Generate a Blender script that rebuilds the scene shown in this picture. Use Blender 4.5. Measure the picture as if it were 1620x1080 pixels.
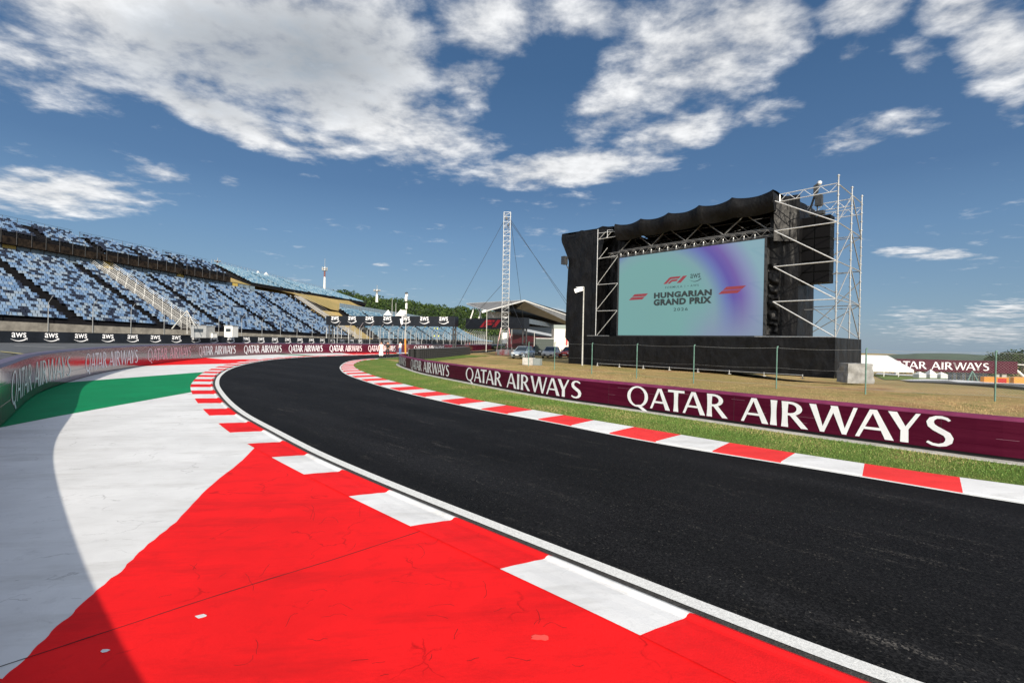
import bpy, bmesh, math, random
import numpy as np
from mathutils import Vector, Matrix, noise
random.seed(7); rng = np.random.default_rng(7)
for o in list(bpy.data.objects): bpy.data.objects.remove(o)
scene = bpy.context.scene; COL = scene.collection
R = math.radians
# ------------------------------------------------------------------ camera
H = 2.0; F = 765.0; ROLL = R(1.2); CR, SR = math.cos(ROLL), math.sin(ROLL)
cam_d = bpy.data.cameras.new('camera'); cam = bpy.data.objects.new('camera', cam_d); COL.objects.link(cam)
cam_d.lens = 17.0; cam_d.sensor_width = 36.0; cam_d.clip_end = 20000; cam_d.clip_start = 0.05
cam_d.shift_y = 0.0006
cam.matrix_world = Matrix(((CR, -SR, 0, 0), (0, 0, -1, 0), (SR, CR, 0, H), (0, 0, 0, 1)))
scene.camera = cam
# ------------------------------------------------------------------ light
SUN_DIR = Vector((-0.32, 0.947, 0)).normalized()       # the way shadows fall
SUN_EL = 23.0
sun_d = bpy.data.lights.new('sun', 'SUN'); sun = bpy.data.objects.new('sun', sun_d); COL.objects.link(sun)
sun_d.energy = 3.85; sun_d.angle = R(0.5); sun_d.color = (1.0, 0.90, 0.75)
ldir = Vector((SUN_DIR.x*math.cos(R(SUN_EL)), SUN_DIR.y*math.cos(R(SUN_EL)), -math.sin(R(SUN_EL))))
sun.rotation_euler = ldir.to_track_quat('-Z', 'Y').to_euler()
sun.location = (0, 0, 60)
EXPOSURE = 0.75
scene.view_settings.view_transform = 'Standard'; scene.view_settings.look = 'None'
scene.view_settings.exposure = EXPOSURE; scene.view_settings.gamma = 1

def px_dir(x, y):
    u, v = x-810, y-541
    return (u*CR+v*SR)/F, -(v*CR-u*SR)/F               # X/Y , Z/Y

world = bpy.data.worlds.new('World'); scene.world = world; world.use_nodes = True
def build_world():
    nt = world.node_tree; N = nt.nodes; L = nt.links; N.clear()
    def mth(op, a, b=None, c=None, clamp=False):
        n = N.new('ShaderNodeMath'); n.operation = op; n.use_clamp = clamp
        for i, q in enumerate((a, b, c)):
            if q is None: continue
            if isinstance(q, (int, float)): n.inputs[i].default_value = q
            else: L.new(q, n.inputs[i])
        return n.outputs[0]
    def comb(x, y, z):
        n = N.new('ShaderNodeCombineXYZ')
        for i, q in enumerate((x, y, z)):
            if isinstance(q, (int, float)): n.inputs[i].default_value = q
            else: L.new(q, n.inputs[i])
        return n.outputs[0]
    tc = N.new('ShaderNodeTexCoord'); sep = N.new('ShaderNodeSeparateXYZ'); L.new(tc.outputs['Generated'], sep.inputs[0])
    X, Y, Z = sep.outputs
    sky = N.new('ShaderNodeTexSky'); sky.sky_type = 'NISHITA'; sky.sun_disc = False
    sky.sun_elevation = R(SUN_EL); sky.sun_rotation = math.atan2(-SUN_DIR.x, -SUN_DIR.y)
    sky.air_density = 1.0; sky.dust_density = 0.5; sky.ozone_density = 2.0
    hsv = N.new('ShaderNodeHueSaturation'); hsv.inputs['Saturation'].default_value = 1.12; hsv.inputs['Value'].default_value = 1.0
    hsv.inputs['Hue'].default_value = 0.495
    L.new(sky.outputs[0], hsv.inputs['Color'])
    gr = N.new('ShaderNodeValToRGB'); ge = gr.color_ramp.elements
    gst = [(0.0, (.195, .29, .40)), (.07, (.165, .27, .40)), (.2, (.113, .212, .37)), (.29, (.068, .142, .285)), (.48, (.042, .102, .222)), (1.0, (.028, .07, .16))]
    while len(ge) < len(gst): ge.new(.5)
    for i, (p_, c_) in enumerate(gst): ge[i].position = p_; ge[i].color = (*c_, 1)
    L.new(mth('MAXIMUM', Z, 0.0), gr.inputs[0])
    gs = N.new('ShaderNodeVectorMath'); gs.operation = 'SCALE'; gs.inputs['Scale'].default_value = 9.6; L.new(gr.outputs[0], gs.inputs[0])
    skm = N.new('ShaderNodeMix'); skm.data_type = 'RGBA'; skm.inputs[0].default_value = 0.82
    L.new(hsv.outputs[0], skm.inputs[6]); L.new(gs.outputs[0], skm.inputs[7])
    Yc = mth('MAXIMUM', Y, 0.06); gx = mth('DIVIDE', X, Yc); gz = mth('DIVIDE', Z, Yc)
    # plane projection for the cloud layer
    Zc = mth('ADD', mth('MAXIMUM', Z, 0.0), 0.09)
    px_, py_ = mth('DIVIDE', X, Zc), mth('DIVIDE', Y, Zc)
    def fbm(scale, det, rough, off, dist=0.0, sx=1, sy=1):
        n = N.new('ShaderNodeTexNoise'); n.noise_dimensions = '3D'
        n.inputs['Scale'].default_value = scale; n.inputs['Detail'].default_value = det
        n.inputs['Roughness'].default_value = rough; n.inputs['Distortion'].default_value = dist
        L.new(comb(mth('MULTIPLY', px_, sx), mth('MULTIPLY', py_, sy), off), n.inputs['Vector']); return n.outputs['Fac']
    big = fbm(0.9, 6, 0.55, 1.3, 0.4, 1.0, 1.3)
    fine = fbm(4.6, 12, 0.60, 4.1, 0.18, 1.0, 1.15)
    puff = fbm(10.0, 8, 0.58, 8.3, 0.1)
    blobs = [  # x, y, rx, ry, angle(down to the right +), strength, greyness
        (290, 45, 430, 150, 13, 1.08), (500, 60, 250, 150, 20, 1.12), (580, 175, 270, 85, 18, 1.0), (350, 185, 200, 38, 22, 1.0), (500, 225, 120, 28, 14, .8),
        (90, 90, 200, 120, 20, .7), (100, 305, 215, 48, 4, .95), (250, 270, 75, 22, 12, .6), (370, 292, 34, 16, 25, .42), (325, 257, 26, 12, 15, .42),
        (770, 40, 110, 80, 0, .62), (745, 130, 80, 60, 0, .6), (920, 20, 150, 60, 0, .5),
        (1100, 90, 190, 130, -25, .82), (980, 160, 130, 70, -30, .7), (1180, 40, 130, 110, -20, .75), (900, 265, 210, 38, -6, .98),
        (1060, 215, 160, 48, -20, .78), (1170, 190, 150, 30, -14, .55),
        (1370, 10, 95, 60, -20, .66), (1453, 88, 55, 36, 0, .5), (1400, 205, 150, 40, -15, .74), (1345, 80, 40, 22, -30, .45),
        (1590, 90, 105, 120, -35, .98), (1520, 20, 90, 50, -10, .85), (1600, 165, 45, 50, 20, .7),
        (1475, 402, 120, 14, 1, .62), (1440, 495, 70, 14, 0, .6), (1590, 490, 90, 22, 0, .8), (1530, 520, 190, 34, 1, .72), (880, 492, 30, 9, 0, .6), (600, 418, 22, 5, 0, .45),(520,350,26,9,10,.5),
    ]
    m = None
    for (bx, by, rx, ry, ang, st) in blobs:
        cx, cz = px_dir(bx, by); a = R(ang)
        dx = mth('SUBTRACT', gx, cx); dz = mth('SUBTRACT', gz, cz)
        ca, sa = math.cos(a)*F, math.sin(a)*F
        p = mth('MULTIPLY_ADD', dx, ca/rx, mth('MULTIPLY', dz, -sa/rx))
        q = mth('MULTIPLY_ADD', dx, sa/ry, mth('MULTIPLY', dz, ca/ry))
        d2 = mth('MULTIPLY_ADD', p, p, mth('MULTIPLY', q, q))
        v = mth('MULTIPLY', mth('SUBTRACT', 1.0, d2, clamp=True), st)
        m = v if m is None else mth('SMOOTH_MAX', m, v, 0.12)
    front = mth('GREATER_THAN', Y, 0.08)
    m = mth('MULTIPLY', m, front)
    m = mth('ADD', m, mth('MULTIPLY', mth('SUBTRACT', 1.0, front), 0.55))
    mm = mth('POWER', mth('MAXIMUM', m, 0.0), 0.6)
    cov = mth('MULTIPLY_ADD', big, 0.42, mth('MULTIPLY_ADD', fine, 0.78, mth('MULTIPLY_ADD', puff, 0.34, mth('MULTIPLY', mm, 0.52))))
    mr = N.new('ShaderNodeMapRange'); mr.interpolation_type = 'SMOOTHSTEP'
    mr.inputs['From Min'].default_value = 0.975; mr.inputs['From Max'].default_value = 1.34
    L.new(cov, mr.inputs['Value']); dens = mr.outputs[0]
    # cloud brightness: brighter rims, grey thick middle
    thick = N.new('ShaderNodeMapRange'); thick.inputs['From Min'].default_value = 1.05; thick.inputs['From Max'].default_value = 1.42
    L.new(cov, thick.inputs['Value'])
    cx, cz = px_dir(420, 90); ex = mth('MULTIPLY', mth('SUBTRACT', gx, cx), F/330.); ez = mth('MULTIPLY', mth('SUBTRACT', gz, cz), F/130.)
    grey = mth('SUBTRACT', 1.0, mth('MULTIPLY_ADD', ex, ex, mth('MULTIPLY', ez, ez)), clamp=True)
    low = mth('SUBTRACT', 1.0, mth('DIVIDE', mth('ABSOLUTE', Z), 0.075), clamp=True)
    gfac = mth('ADD', mth('MULTIPLY', grey, thick.outputs[0]), mth('MULTIPLY', low, 0.75), clamp=True)
    light = mth('MULTIPLY', mth('MULTIPLY_ADD', puff, 0.7, mth('MULTIPLY_ADD', fine, 1.0, 0.12)), mth('ADD', 1.0, mth('MULTIPLY', mth('SUBTRACT', 1.0, front), 1.45)))  # unseen clouds behind the camera are brightened as added ambient fill
    mixg = N.new('ShaderNodeMix'); mixg.data_type = 'RGBA'; mixg.inputs[6].default_value = (6.9, 6.95, 7.0, 1); mixg.inputs[7].default_value = (2.9, 3.3, 3.75, 1)
    L.new(gfac, mixg.inputs[0])
    vm = N.new('ShaderNodeVectorMath'); vm.operation = 'SCALE'; L.new(mixg.outputs[2], vm.inputs[0]); L.new(light, vm.inputs['Scale'])
    mix = N.new('ShaderNodeMix'); mix.data_type = 'RGBA'
    L.new(mth('MULTIPLY', dens, 0.93), mix.inputs[0]); L.new(skm.outputs[2], mix.inputs[6]); L.new(vm.outputs[0], mix.inputs[7])
    bg = N.new('ShaderNodeBackground'); bg.inputs['Strength'].default_value = 0.073
    L.new(mix.outputs[2], bg.inputs[0]); out = N.new('ShaderNodeOutputWorld'); L.new(bg.outputs[0], out.inputs[0])
build_world()

# ------------------------------------------------------------------ pixel <-> ground helpers (survey of the place)
def terrain(x, y):
    r = x/max(y, 1.0); t = min(max((r-0.40)/0.24, 0), 1); w = t*t*(3-2*t) if x > 0 else 0
    z = 0.0
    if y > 28: z = -w*(0.062*(min(y, 70)-28)+0.028*max(0, min(y, 160)-70))
    if y > 160: z -= 0.09*(y-160)*(0.35+0.65*w)
    if x > 170: z -= 0.05*(x-170)
    return max(z, -60)
def G(x, y, z=0.0):
    rx, rz = px_dir(x, y); Y = (z-H)/rz
    return Vector((rx*Y, Y, z))
def GT(x, y, dz=0.0):
    rx, rz = px_dir(x, y); Y = 1.0; 
    while Y < 400:
        if H+rz*Y <= terrain(rx*Y, Y)+dz: break
        Y *= 1.004
    return Vector((rx*Y, Y, H+rz*Y))
def P(x, y, Y):
    rx, rz = px_dir(x, y); return Vector((rx*Y, Y, H+rz*Y))

# ------------------------------------------------------------------ object helpers
class MB:
    def __init__(s): s.v = []; s.f = []; s.m = []
    def quad(s, a, b, c, d, m=0):
        i = len(s.v); s.v += [tuple(a), tuple(b), tuple(c), tuple(d)]; s.f.append((i, i+1, i+2, i+3)); s.m.append(m)
    def poly(s, pts, m=0):
        i = len(s.v); s.v += [tuple(p) for p in pts]; s.f.append(tuple(range(i, i+len(pts)))); s.m.append(m)
    def box8(s, c, m=0):      # c: 4 bottom + 4 top, ccw
        i = len(s.v); s.v += [tuple(p) for p in c]
        for f in ((3, 2, 1, 0), (4, 5, 6, 7), (0, 1, 5, 4), (1, 2, 6, 5), (2, 3, 7, 6), (3, 0, 4, 7)):
            s.f.append(tuple(i+k for k in f)); s.m.append(m)
    def box(s, c, size, m=0, ax=None, ay=None, az=None):
        ax = Vector(ax or (1, 0, 0)); ay = Vector(ay or (0, 1, 0)); az = Vector(az or (0, 0, 1)); c = Vector(c)
        hx, hy, hz = size[0]/2, size[1]/2, size[2]/2
        s.box8([c+ax*i*hx+ay*j*hy+az*k*hz for k in (-1, 1) for (i, j) in ((-1, -1), (1, -1), (1, 1), (-1, 1))], m)
    def tube(s, a, b, r, n=6, m=0, r2=None, cap=True):
        a = Vector(a); b = Vector(b); d = b-a
        if d.length < 1e-6: return
        q = d.to_track_quat('Z', 'Y'); r2 = r if r2 is None else r2; i = len(s.v)
        for (p, rr) in ((a, r), (b, r2)):
            for k in range(n):
                t = 2*math.pi*k/n; s.v.append(tuple(p+q @ Vector((rr*math.cos(t), rr*math.sin(t), 0))))
        for k in range(n):
            s.f.append((i+k, i+(k+1) % n, i+n+(k+1) % n, i+n+k)); s.m.append(m)
        if cap: s.f.append(tuple(i+k for k in reversed(range(n)))); s.m.append(m); s.f.append(tuple(i+n+k for k in range(n))); s.m.append(m)
    def grid(s, rows, m=0, close=False):
        i = len(s.v); nr = len(rows); nc = len(rows[0])
        for r in rows: s.v += [tuple(p) for p in r]
        for a in range(nr-1):
            for b in range(nc-1):
                s.f.append((i+a*nc+b, i+a*nc+b+1, i+(a+1)*nc+b+1, i+(a+1)*nc+b)); s.m.append(m)
    def sphere(s, c, r, m=0, n=8, sx=1, sy=1, sz=1):
        rows = []
        for a in range(n+1):
            ph = math.pi*a/n
            rows.append([Vector(c)+Vector((r*sx*math.sin(ph)*math.cos(2*math.pi*b/(2*n)), r*sy*math.sin(ph)*math.sin(2*math.pi*b/(2*n)), r*sz*math.cos(ph))) for b in range(2*n+1)])
        s.grid(rows, m)
def wloc(o):
    v = Vector((0, 0, 0))
    while o is not None: v += o.location; o = o.parent
    return v
def build(name, mb, mats, parent=None, loc=None, smooth=False):
    if not isinstance(mats, (list, tuple)): mats = [mats]
    me = bpy.data.meshes.new(name); ob = bpy.data.objects.new(name, me)
    base = wloc(parent) if parent else Vector((0, 0, 0))
    l = Vector(loc) if loc is not None else Vector((0, 0, 0))
    off = base + (l if parent is None else Vector((0, 0, 0)))
    if parent is None: ob.location = l
    vv = np.array(mb.v, dtype=float)-np.array(off)
    me.from_pydata(vv.tolist(), [], mb.f); me.update()
    for m in mats: me.materials.append(m)
    if len(mats) > 1: me.polygons.foreach_set('material_index', mb.m)
    if smooth: me.polygons.foreach_set('use_smooth', [True]*len(me.polygons))
    COL.objects.link(ob)
    if parent: ob.parent = parent
    return ob
def tag(o, label=None, cat=None, group=None, kind=None):
    if label: o['label'] = label
    if cat: o['category'] = cat
    if group: o['group'] = group
    if kind: o['kind'] = kind
    return o
def thing(name, loc, label, cat, group=None):
    o = bpy.data.objects.new(name, None); o.empty_display_size = 0.3; COL.objects.link(o); o.location = loc
    return tag(o, label, cat, group)
def struct(name, mb, mats, smooth=False, label=None):
    o = build(name, mb, mats, smooth=smooth); o['kind'] = 'structure'
    o['label'] = label or name.replace('_', ' '); return o

# ------------------------------------------------------------------ materials
MATS = {}
def mat(name, col, rough=0.6, metal=0.0, spec=0.5, var=0.0, vscale=4.0, bump=0.0, bscale=30.0, coat=0.0, emit=None, col2=None, detail=6):
    if name in MATS: return MATS[name]
    m = bpy.data.materials.new(name); m.use_nodes = True; nt = m.node_tree; N = nt.nodes; L = nt.links
    b = N['Principled BSDF']; b.inputs['Base Color'].default_value = (*col, 1); b.inputs['Roughness'].default_value = rough
    b.inputs['Metallic'].default_value = metal; b.inputs['Specular IOR Level'].default_value = spec
    b.inputs['Coat Weight'].default_value = coat; b.inputs['Coat Roughness'].default_value = 0.08
    tc = N.new('ShaderNodeTexCoord')
    if var or col2:
        n = N.new('ShaderNodeTexNoise'); n.inputs['Scale'].default_value = vscale; n.inputs['Detail'].default_value = detail; n.inputs['Roughness'].default_value = 0.62
        L.new(tc.outputs['Object'], n.inputs['Vector'])
        cr = N.new('ShaderNodeValToRGB'); c2 = col2 or tuple(min(1, c*(1+var)) for c in col)
        c1 = col if col2 else tuple(c*(1-var) for c in col)
        cr.color_ramp.elements[0].position = 0.36; cr.color_ramp.elements[1].position = 0.64
        cr.color_ramp.elements[0].color = (*c1, 1); cr.color_ramp.elements[1].color = (*c2, 1)
        L.new(n.outputs['Fac'], cr.inputs[0]); L.new(cr.outputs[0], b.inputs['Base Color'])
    if bump:
        n2 = N.new('ShaderNodeTexNoise'); n2.inputs['Scale'].default_value = bscale; n2.inputs['Detail'].default_value = 5
        L.new(tc.outputs['Object'], n2.inputs['Vector'])
        bp = N.new('ShaderNodeBump'); bp.inputs['Strength'].default_value = bump; bp.inputs['Distance'].default_value = 0.02
        L.new(n2.outputs['Fac'], bp.inputs['Height']); L.new(bp.outputs[0], b.inputs['Normal'])
    if emit: b.inputs['Emission Color'].default_value = (*emit[0], 1); b.inputs['Emission Strength'].default_value = emit[1]
    MATS[name] = m; return m
def node_mat(name):
    m = bpy.data.materials.new(name); m.use_nodes = True; MATS[name] = m
    nt = m.node_tree; N = nt.nodes; L = nt.links; b = N['Principled BSDF']
    tc = N.new('ShaderNodeTexCoord')
    def noi(scale, detail=6, rough=0.6, vec=None, stretch=None, rot=0.0):
        n = N.new('ShaderNodeTexNoise'); n.inputs['Scale'].default_value = scale; n.inputs['Detail'].default_value = detail; n.inputs['Roughness'].default_value = rough
        src = tc.outputs['Object']
        if stretch:
            m0 = N.new('ShaderNodeMapping'); m0.inputs['Rotation'].default_value = (0, 0, rot); L.new(src, m0.inputs[0]); mp = N.new('ShaderNodeMapping'); mp.inputs['Scale'].default_value = stretch; L.new(m0.outputs[0], mp.inputs[0]); src = mp.outputs[0]
        L.new(src, n.inputs['Vector']); return n.outputs['Fac']
    def ramp(f, stops):
        cr = N.new('ShaderNodeValToRGB'); e = cr.color_ramp.elements
        while len(e) < len(stops): e.new(0.5)
        for i, (p, c) in enumerate(stops): e[i].position = p; e[i].color = (*c, 1) if len(c) == 3 else c
        L.new(f, cr.inputs[0]); return cr.outputs[0]
    def mix(f, a, c, mode='MIX'):
        x = N.new('ShaderNodeMix'); x.data_type = 'RGBA'; x.blend_type = mode
        for i, q in ((0, f), (6, a), (7, c)):
            if isinstance(q, (int, float)): x.inputs[i].default_value = q
            elif isinstance(q, tuple): x.inputs[i].default_value = (*q, 1)
            else: L.new(q, x.inputs[i])
        return x.outputs[2]
    def bump(h, st, dist=0.01):
        bp = N.new('ShaderNodeBump'); bp.inputs['Strength'].default_value = st; bp.inputs['Distance'].default_value = dist
        L.new(h, bp.inputs['Height']); L.new(bp.outputs[0], b.inputs['Normal'])
    return m, N, L, b, tc, noi, ramp, mix, bump

def make_asphalt():
    m, N, L, b, tc, noi, ramp, mix, bump = node_mat('track_asphalt')
    vo = N.new('ShaderNodeTexVoronoi'); vo.inputs['Scale'].default_value = 70; L.new(tc.outputs['Object'], vo.inputs['Vector'])
    sg = N.new('ShaderNodeSeparateColor'); L.new(vo.outputs['Color'], sg.inputs[0]); g = sg.outputs[0]; fine = sg.outputs[1]; s = noi(3.2, 7, 0.66, stretch=(0.22, 1.0, 1), rot=R(-136)); big = noi(0.5, 3)
    c = ramp(g, [(0.0, (0.003, 0.003, 0.0033)), (0.55, (0.0080, 0.0080, 0.0085)), (1.0, (0.0165, 0.0165, 0.017))])
    c = mix(ramp(fine, [(0.985, (0, 0, 0)), (0.995, (1, 1, 1))]), c, (0.055, 0.052, 0.046))
    sc = mix(1.0, ramp(s, [(0.57, (0, 0, 0)), (0.70, (1, 1, 1))]), ramp(fine, [(0.62, (0, 0, 0)), (0.75, (1, 1, 1))]), 'MULTIPLY')
    c = mix(sc, c, (0.075, 0.070, 0.063))
    lane = noi(0.8, 5, .6, stretch=(0.08, 1.0, 1), rot=R(-136)); c = mix(1.0, c, ramp(lane, [(0.32, (.72, .72, .72)), (0.5, (1.0, 1.0, 1.0)), (0.68, (1.75, 1.75, 1.78))]), 'MULTIPLY')
    c = mix(ramp(big, [(0.35, (0, 0, 0)), (0.7, (0.3, .3, .3))]), c, (0.017, 0.017, 0.019))
    L.new(c, b.inputs['Base Color']); b.inputs['Roughness'].default_value = 0.75; b.inputs['Specular IOR Level'].default_value = 0.07
    bump(vo.outputs['Distance'], 0.25, 0.004); return m
def make_paint(name, col, dirt, rough=0.7, crack=0.55, spec=0.10):
    m, N, L, b, tc, noi, ramp, mix, bump = node_mat(name)
    big = noi(0.7, 6, 0.62); st = noi(2.2, 8, 0.7, stretch=(0.25, 1, 1), rot=R(-8)); fine = noi(26, 4, .7)
    dark = tuple(c*0.72 for c in col)
    c = mix(ramp(big, [(0.32, (0, 0, 0)), (0.68, (1, 1, 1))]), col, tuple(x*0.80 for x in col))
    blot = noi(3.1, 9, .74); c = mix(ramp(blot, [(0.56, (0, 0, 0)), (0.72, (.55, .55, .55))]), c, tuple(x*.62 for x in col))
    c = mix(ramp(st, [(0.50, (0, 0, 0)), (0.74, (.75, .75, .75))]), c, dirt)
    c = mix(ramp(fine, [(0.70, (0, 0, 0)), (0.80, (.7, .7, .7))]), c, dark)
    vor = N.new('ShaderNodeTexVoronoi'); vor.feature = 'DISTANCE_TO_EDGE'; vor.inputs['Scale'].default_value = 0.9
    ns = N.new('ShaderNodeTexNoise'); ns.inputs['Scale'].default_value = 2.2; ns.inputs['Detail'].default_value = 7
    L.new(tc.outputs['Object'], ns.inputs['Vector'])
    va = N.new('ShaderNodeVectorMath'); va.operation = 'MULTIPLY_ADD'; va.inputs[1].default_value = (0.9, 0.9, 0)
    L.new(ns.outputs['Color'], va.inputs[0]); L.new(tc.outputs['Object'], va.inputs[2]); L.new(va.outputs[0], vor.inputs['Vector'])
    ck = ramp(vor.outputs['Distance'], [(0.0, (1, 1, 1)), (0.010, (0, 0, 0))])
    msk = ramp(noi(1.3, 4), [(0.50, (0, 0, 0)), (0.58, (1, 1, 1))])
    ck = mix(1.0, ck, msk, 'MULTIPLY'); ck = mix(1.0, ck, (crack, crack, crack), 'MULTIPLY')
    c = mix(ck, c, tuple(x*0.30 for x in col))
    pit = noi(17, 7, .75); c = mix(ramp(pit, [(0.70, (0, 0, 0)), (0.735, (.9, .9, .9))]), c, tuple(x*0.35 for x in col))
    L.new(c, b.inputs['Base Color']); b.inputs['Roughness'].default_value = rough; b.inputs['Specular IOR Level'].default_value = spec
    bump(mix(0.5, fine, noi(90, 4, .7)), 0.6, 0.006); return m
def make_grass(name, cols, scale=1.0, fine=26, stretch=None):
    m, N, L, b, tc, noi, ramp, mix, bump = node_mat(name)
    a = noi(0.35*scale, 8, 0.62); f = noi(fine, 6, 0.75, stretch=(1, .6, 1)); p = noi(0.12*scale, 4); q = noi(1.6*scale, 7, .7, stretch=(0.35, 1.0, 1))
    c = ramp(a, [(0.36, cols[0]), (0.50, cols[1]), (0.64, cols[2])])
    c = mix(ramp(q, [(0.44, (0, 0, 0)), (0.66, (.8, .8, .8))]), c, cols[1])
    c = mix(ramp(p, [(0.42, (0, 0, 0)), (0.60, (.8, .8, .8))]), c, cols[3])
    c = mix(0.7, c, ramp(f, [(0.30, (0.35, 0.33, 0.30)), (0.72, (1.5, 1.45, 1.35))]), 'MULTIPLY')
    L.new(c, b.inputs['Base Color']); b.inputs['Roughness'].default_value = 0.9; b.inputs['Specular IOR Level'].default_value = 0.1
    bump(f, 1.0, 0.05); return m
M_ASPH = make_asphalt()
M_RED = make_paint('red_ground_paint', (0.90, 0.014, 0.016), (0.50, 0.010, 0.012))
M_WHITE = make_paint('white_ground_paint', (0.76, 0.77, 0.78), (0.48, 0.48, 0.47))
M_GREEN = make_paint('green_ground_paint', (0.005, 0.245, 0.095), (0.008, 0.17, 0.07))
M_KRED = make_paint('red_kerb_paint', (0.86, 0.015, 0.018), (0.45, 0.012, 0.012), crack=0.2)
M_KWHITE = make_paint('white_kerb_paint', (0.78, 0.79, 0.80), (0.45, 0.45, 0.44), crack=0.2)
M_KRED2 = make_paint('sunfaded_red_kerb_paint', (0.85, 0.05, 0.05), (0.6, 0.03, 0.03), crack=0.0)
M_LINE = mat('white_line_paint', (0.66, 0.67, 0.66), 0.8, spec=.1, var=0.16, vscale=60, bump=0.15, bscale=80)
M_VERGE = make_grass('green_verge_grass', [(0.09, 0.17, 0.03), (0.14, 0.21, 0.045), (0.27, 0.24, 0.09), (0.11, 0.19, 0.04)], 2.2)
M_FIELD = make_grass('dry_field_grass', [(0.15, 0.19, 0.055), (0.46, 0.33, 0.16), (0.29, 0.165, 0.085), (0.30, 0.25, 0.10)], 1.1, 14)
M_BANK = make_grass('dry_bank_grass', [(0.34, 0.27, 0.11), (0.45, 0.33, 0.14), (0.50, 0.36, 0.16), (0.30, 0.25, 0.11)], 0.5, 5)
M_CONC = mat('concrete', (0.20, 0.185, 0.16), 0.85, var=0.25, vscale=1.2, bump=0.3, bscale=20)
M_CONCL = mat('light_concrete', (0.42, 0.41, 0.39), 0.85, var=0.2, vscale=3, bump=0.3, bscale=30)
M_SHOULD = mat('dark_joint_asphalt', (0.035, 0.033, 0.03), 0.85, var=0.4, vscale=18, bump=0.6, bscale=60)
M_OLDASP = mat('old_grey_asphalt', (0.085, 0.09, 0.095), 0.7, var=0.2, vscale=0.8, bump=0.2, bscale=30)
def make_vinyl(name, col, rough, spec):
    m, N, L, b, tc, noi, ramp, mix, bump = node_mat(name)
    st = noi(1.5, 6, 0.6, stretch=(0.6, 0.6, 7)); n2 = noi(0.5, 3)
    c = mix(ramp(st, [(0.4, (0, 0, 0)), (0.8, (1, 1, 1))]), col, tuple(x*1.35+0.004 for x in col))
    L.new(c, b.inputs['Base Color']); b.inputs['Roughness'].default_value = rough; b.inputs['Specular IOR Level'].default_value = spec
    bump(mix(0.5, n2, st), 0.2, 0.02); return m
M_VIN = make_vinyl('burgundy_vinyl', (0.056, 0.001, 0.014), 0.5, 0.12)
M_VING = make_vinyl('glossy_burgundy_vinyl', (0.070, 0.004, 0.018), 0.12, 1.0)
M_VING.node_tree.nodes['Principled BSDF'].inputs['IOR'].default_value = 1.75
M_VSC = mat('worn_vinyl_edge', (.30, .14, .20), .6)
M_VINTOP = mat('mauve_vinyl_edge', (0.16, 0.025, 0.075), 0.6, spec=.2, var=0.15, vscale=3)
M_VINTOP2 = mat('purple_grey_rail_top', (0.10, 0.075, 0.125), 0.4, var=0.15, vscale=2)
M_LET = mat('white_lettering', (0.80, 0.81, 0.84), 0.35, var=0.04, vscale=3)
M_BLKV = mat('black_banner_vinyl', (0.006, 0.008, 0.012), 0.38, var=0.3, vscale=1)
M_STEEL = mat('galvanised_steel', (0.42, 0.43, 0.43), 0.42, metal=0.6, var=0.15, vscale=3)
M_STEELB = mat('bright_aluminium', (0.72, 0.73, 0.73), 0.38, metal=0.45, var=0.12, vscale=5)
M_DSTEEL = mat('dark_steel', (0.05, 0.052, 0.055), 0.5, metal=0.4, var=0.2, vscale=4)
M_WPAINT = mat('white_painted_metal', (0.72, 0.72, 0.70), 0.45, var=0.06, vscale=2)
M_GPOST = mat('pale_green_painted_steel', (0.10, 0.20, 0.165), 0.5, var=0.2, vscale=6)
M_DULL = mat('dull_aluminium', (.17, .17, .17), .55, metal=.3, var=.3, vscale=3)
M_POLE = mat('weathered_pale_pole', (0.42, 0.42, 0.40), 0.6, var=.15, vscale=3)
M_SCREW = mat('red_painted_steel', (0.5, 0.02, 0.02), 0.5)
def make_cloth():
    m, N, L, b, tc, noi, ramp, mix, bump = node_mat('black_stage_cloth')
    a = noi(1.1, 6, 0.6); f = noi(1.1, 5, .5, stretch=(1, 1, .6))
    L.new(ramp(a, [(0.3, (0.0025, 0.0025, 0.003)), (0.7, (0.008, 0.008, 0.009))]), b.inputs['Base Color'])
    b.inputs['Roughness'].default_value = 0.48; b.inputs['Specular IOR Level'].default_value = 0.22
    bump(f, 0.55, 0.35); return m
M_CLOTH = make_cloth()
M_STEPS = mat('shade_dark_concrete', (0.009, 0.009, 0.011), 0.9, spec=.1, var=0.3, vscale=1)  # near-black: shade of aisles and seats put into the concrete colour
M_BEAM = mat('dark_deck_beam', (0.005, 0.004, 0.004), 0.9, spec=.1, col2=(.03, .022, .016), vscale=1.5)
M_SEATS = [mat('seat_light_blue', (0.18, 0.27, 0.40), 0.5), mat('seat_mid_blue', (0.11, 0.19, 0.33), 0.5), mat('seat_pale_grey', (0.24, 0.30, 0.37), 0.5), mat('seat_navy', (0.016, 0.022, 0.042), 0.5)]
M_SEATT = [mat('seat_teal_blue', (0.15, 0.28, 0.40), 0.5), mat('seat_pale_teal', (0.27, 0.39, 0.48), 0.5), mat('seat_deep_teal', (0.07, 0.17, 0.27), 0.5)]
M_GLASSP = mat('grey_blue_wind_panel', (0.16, 0.21, 0.25), 0.25, var=0.2, vscale=1.5)
M_YEL = mat('yellow_panel', (0.45, 0.33, 0.08), 0.5)
M_TYRE = mat('black_rubber', (0.012, 0.012, 0.013), 0.75)
M_GLASS = mat('dark_car_glass', (0.03, 0.04, 0.05), 0.06, spec=0.8)

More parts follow.
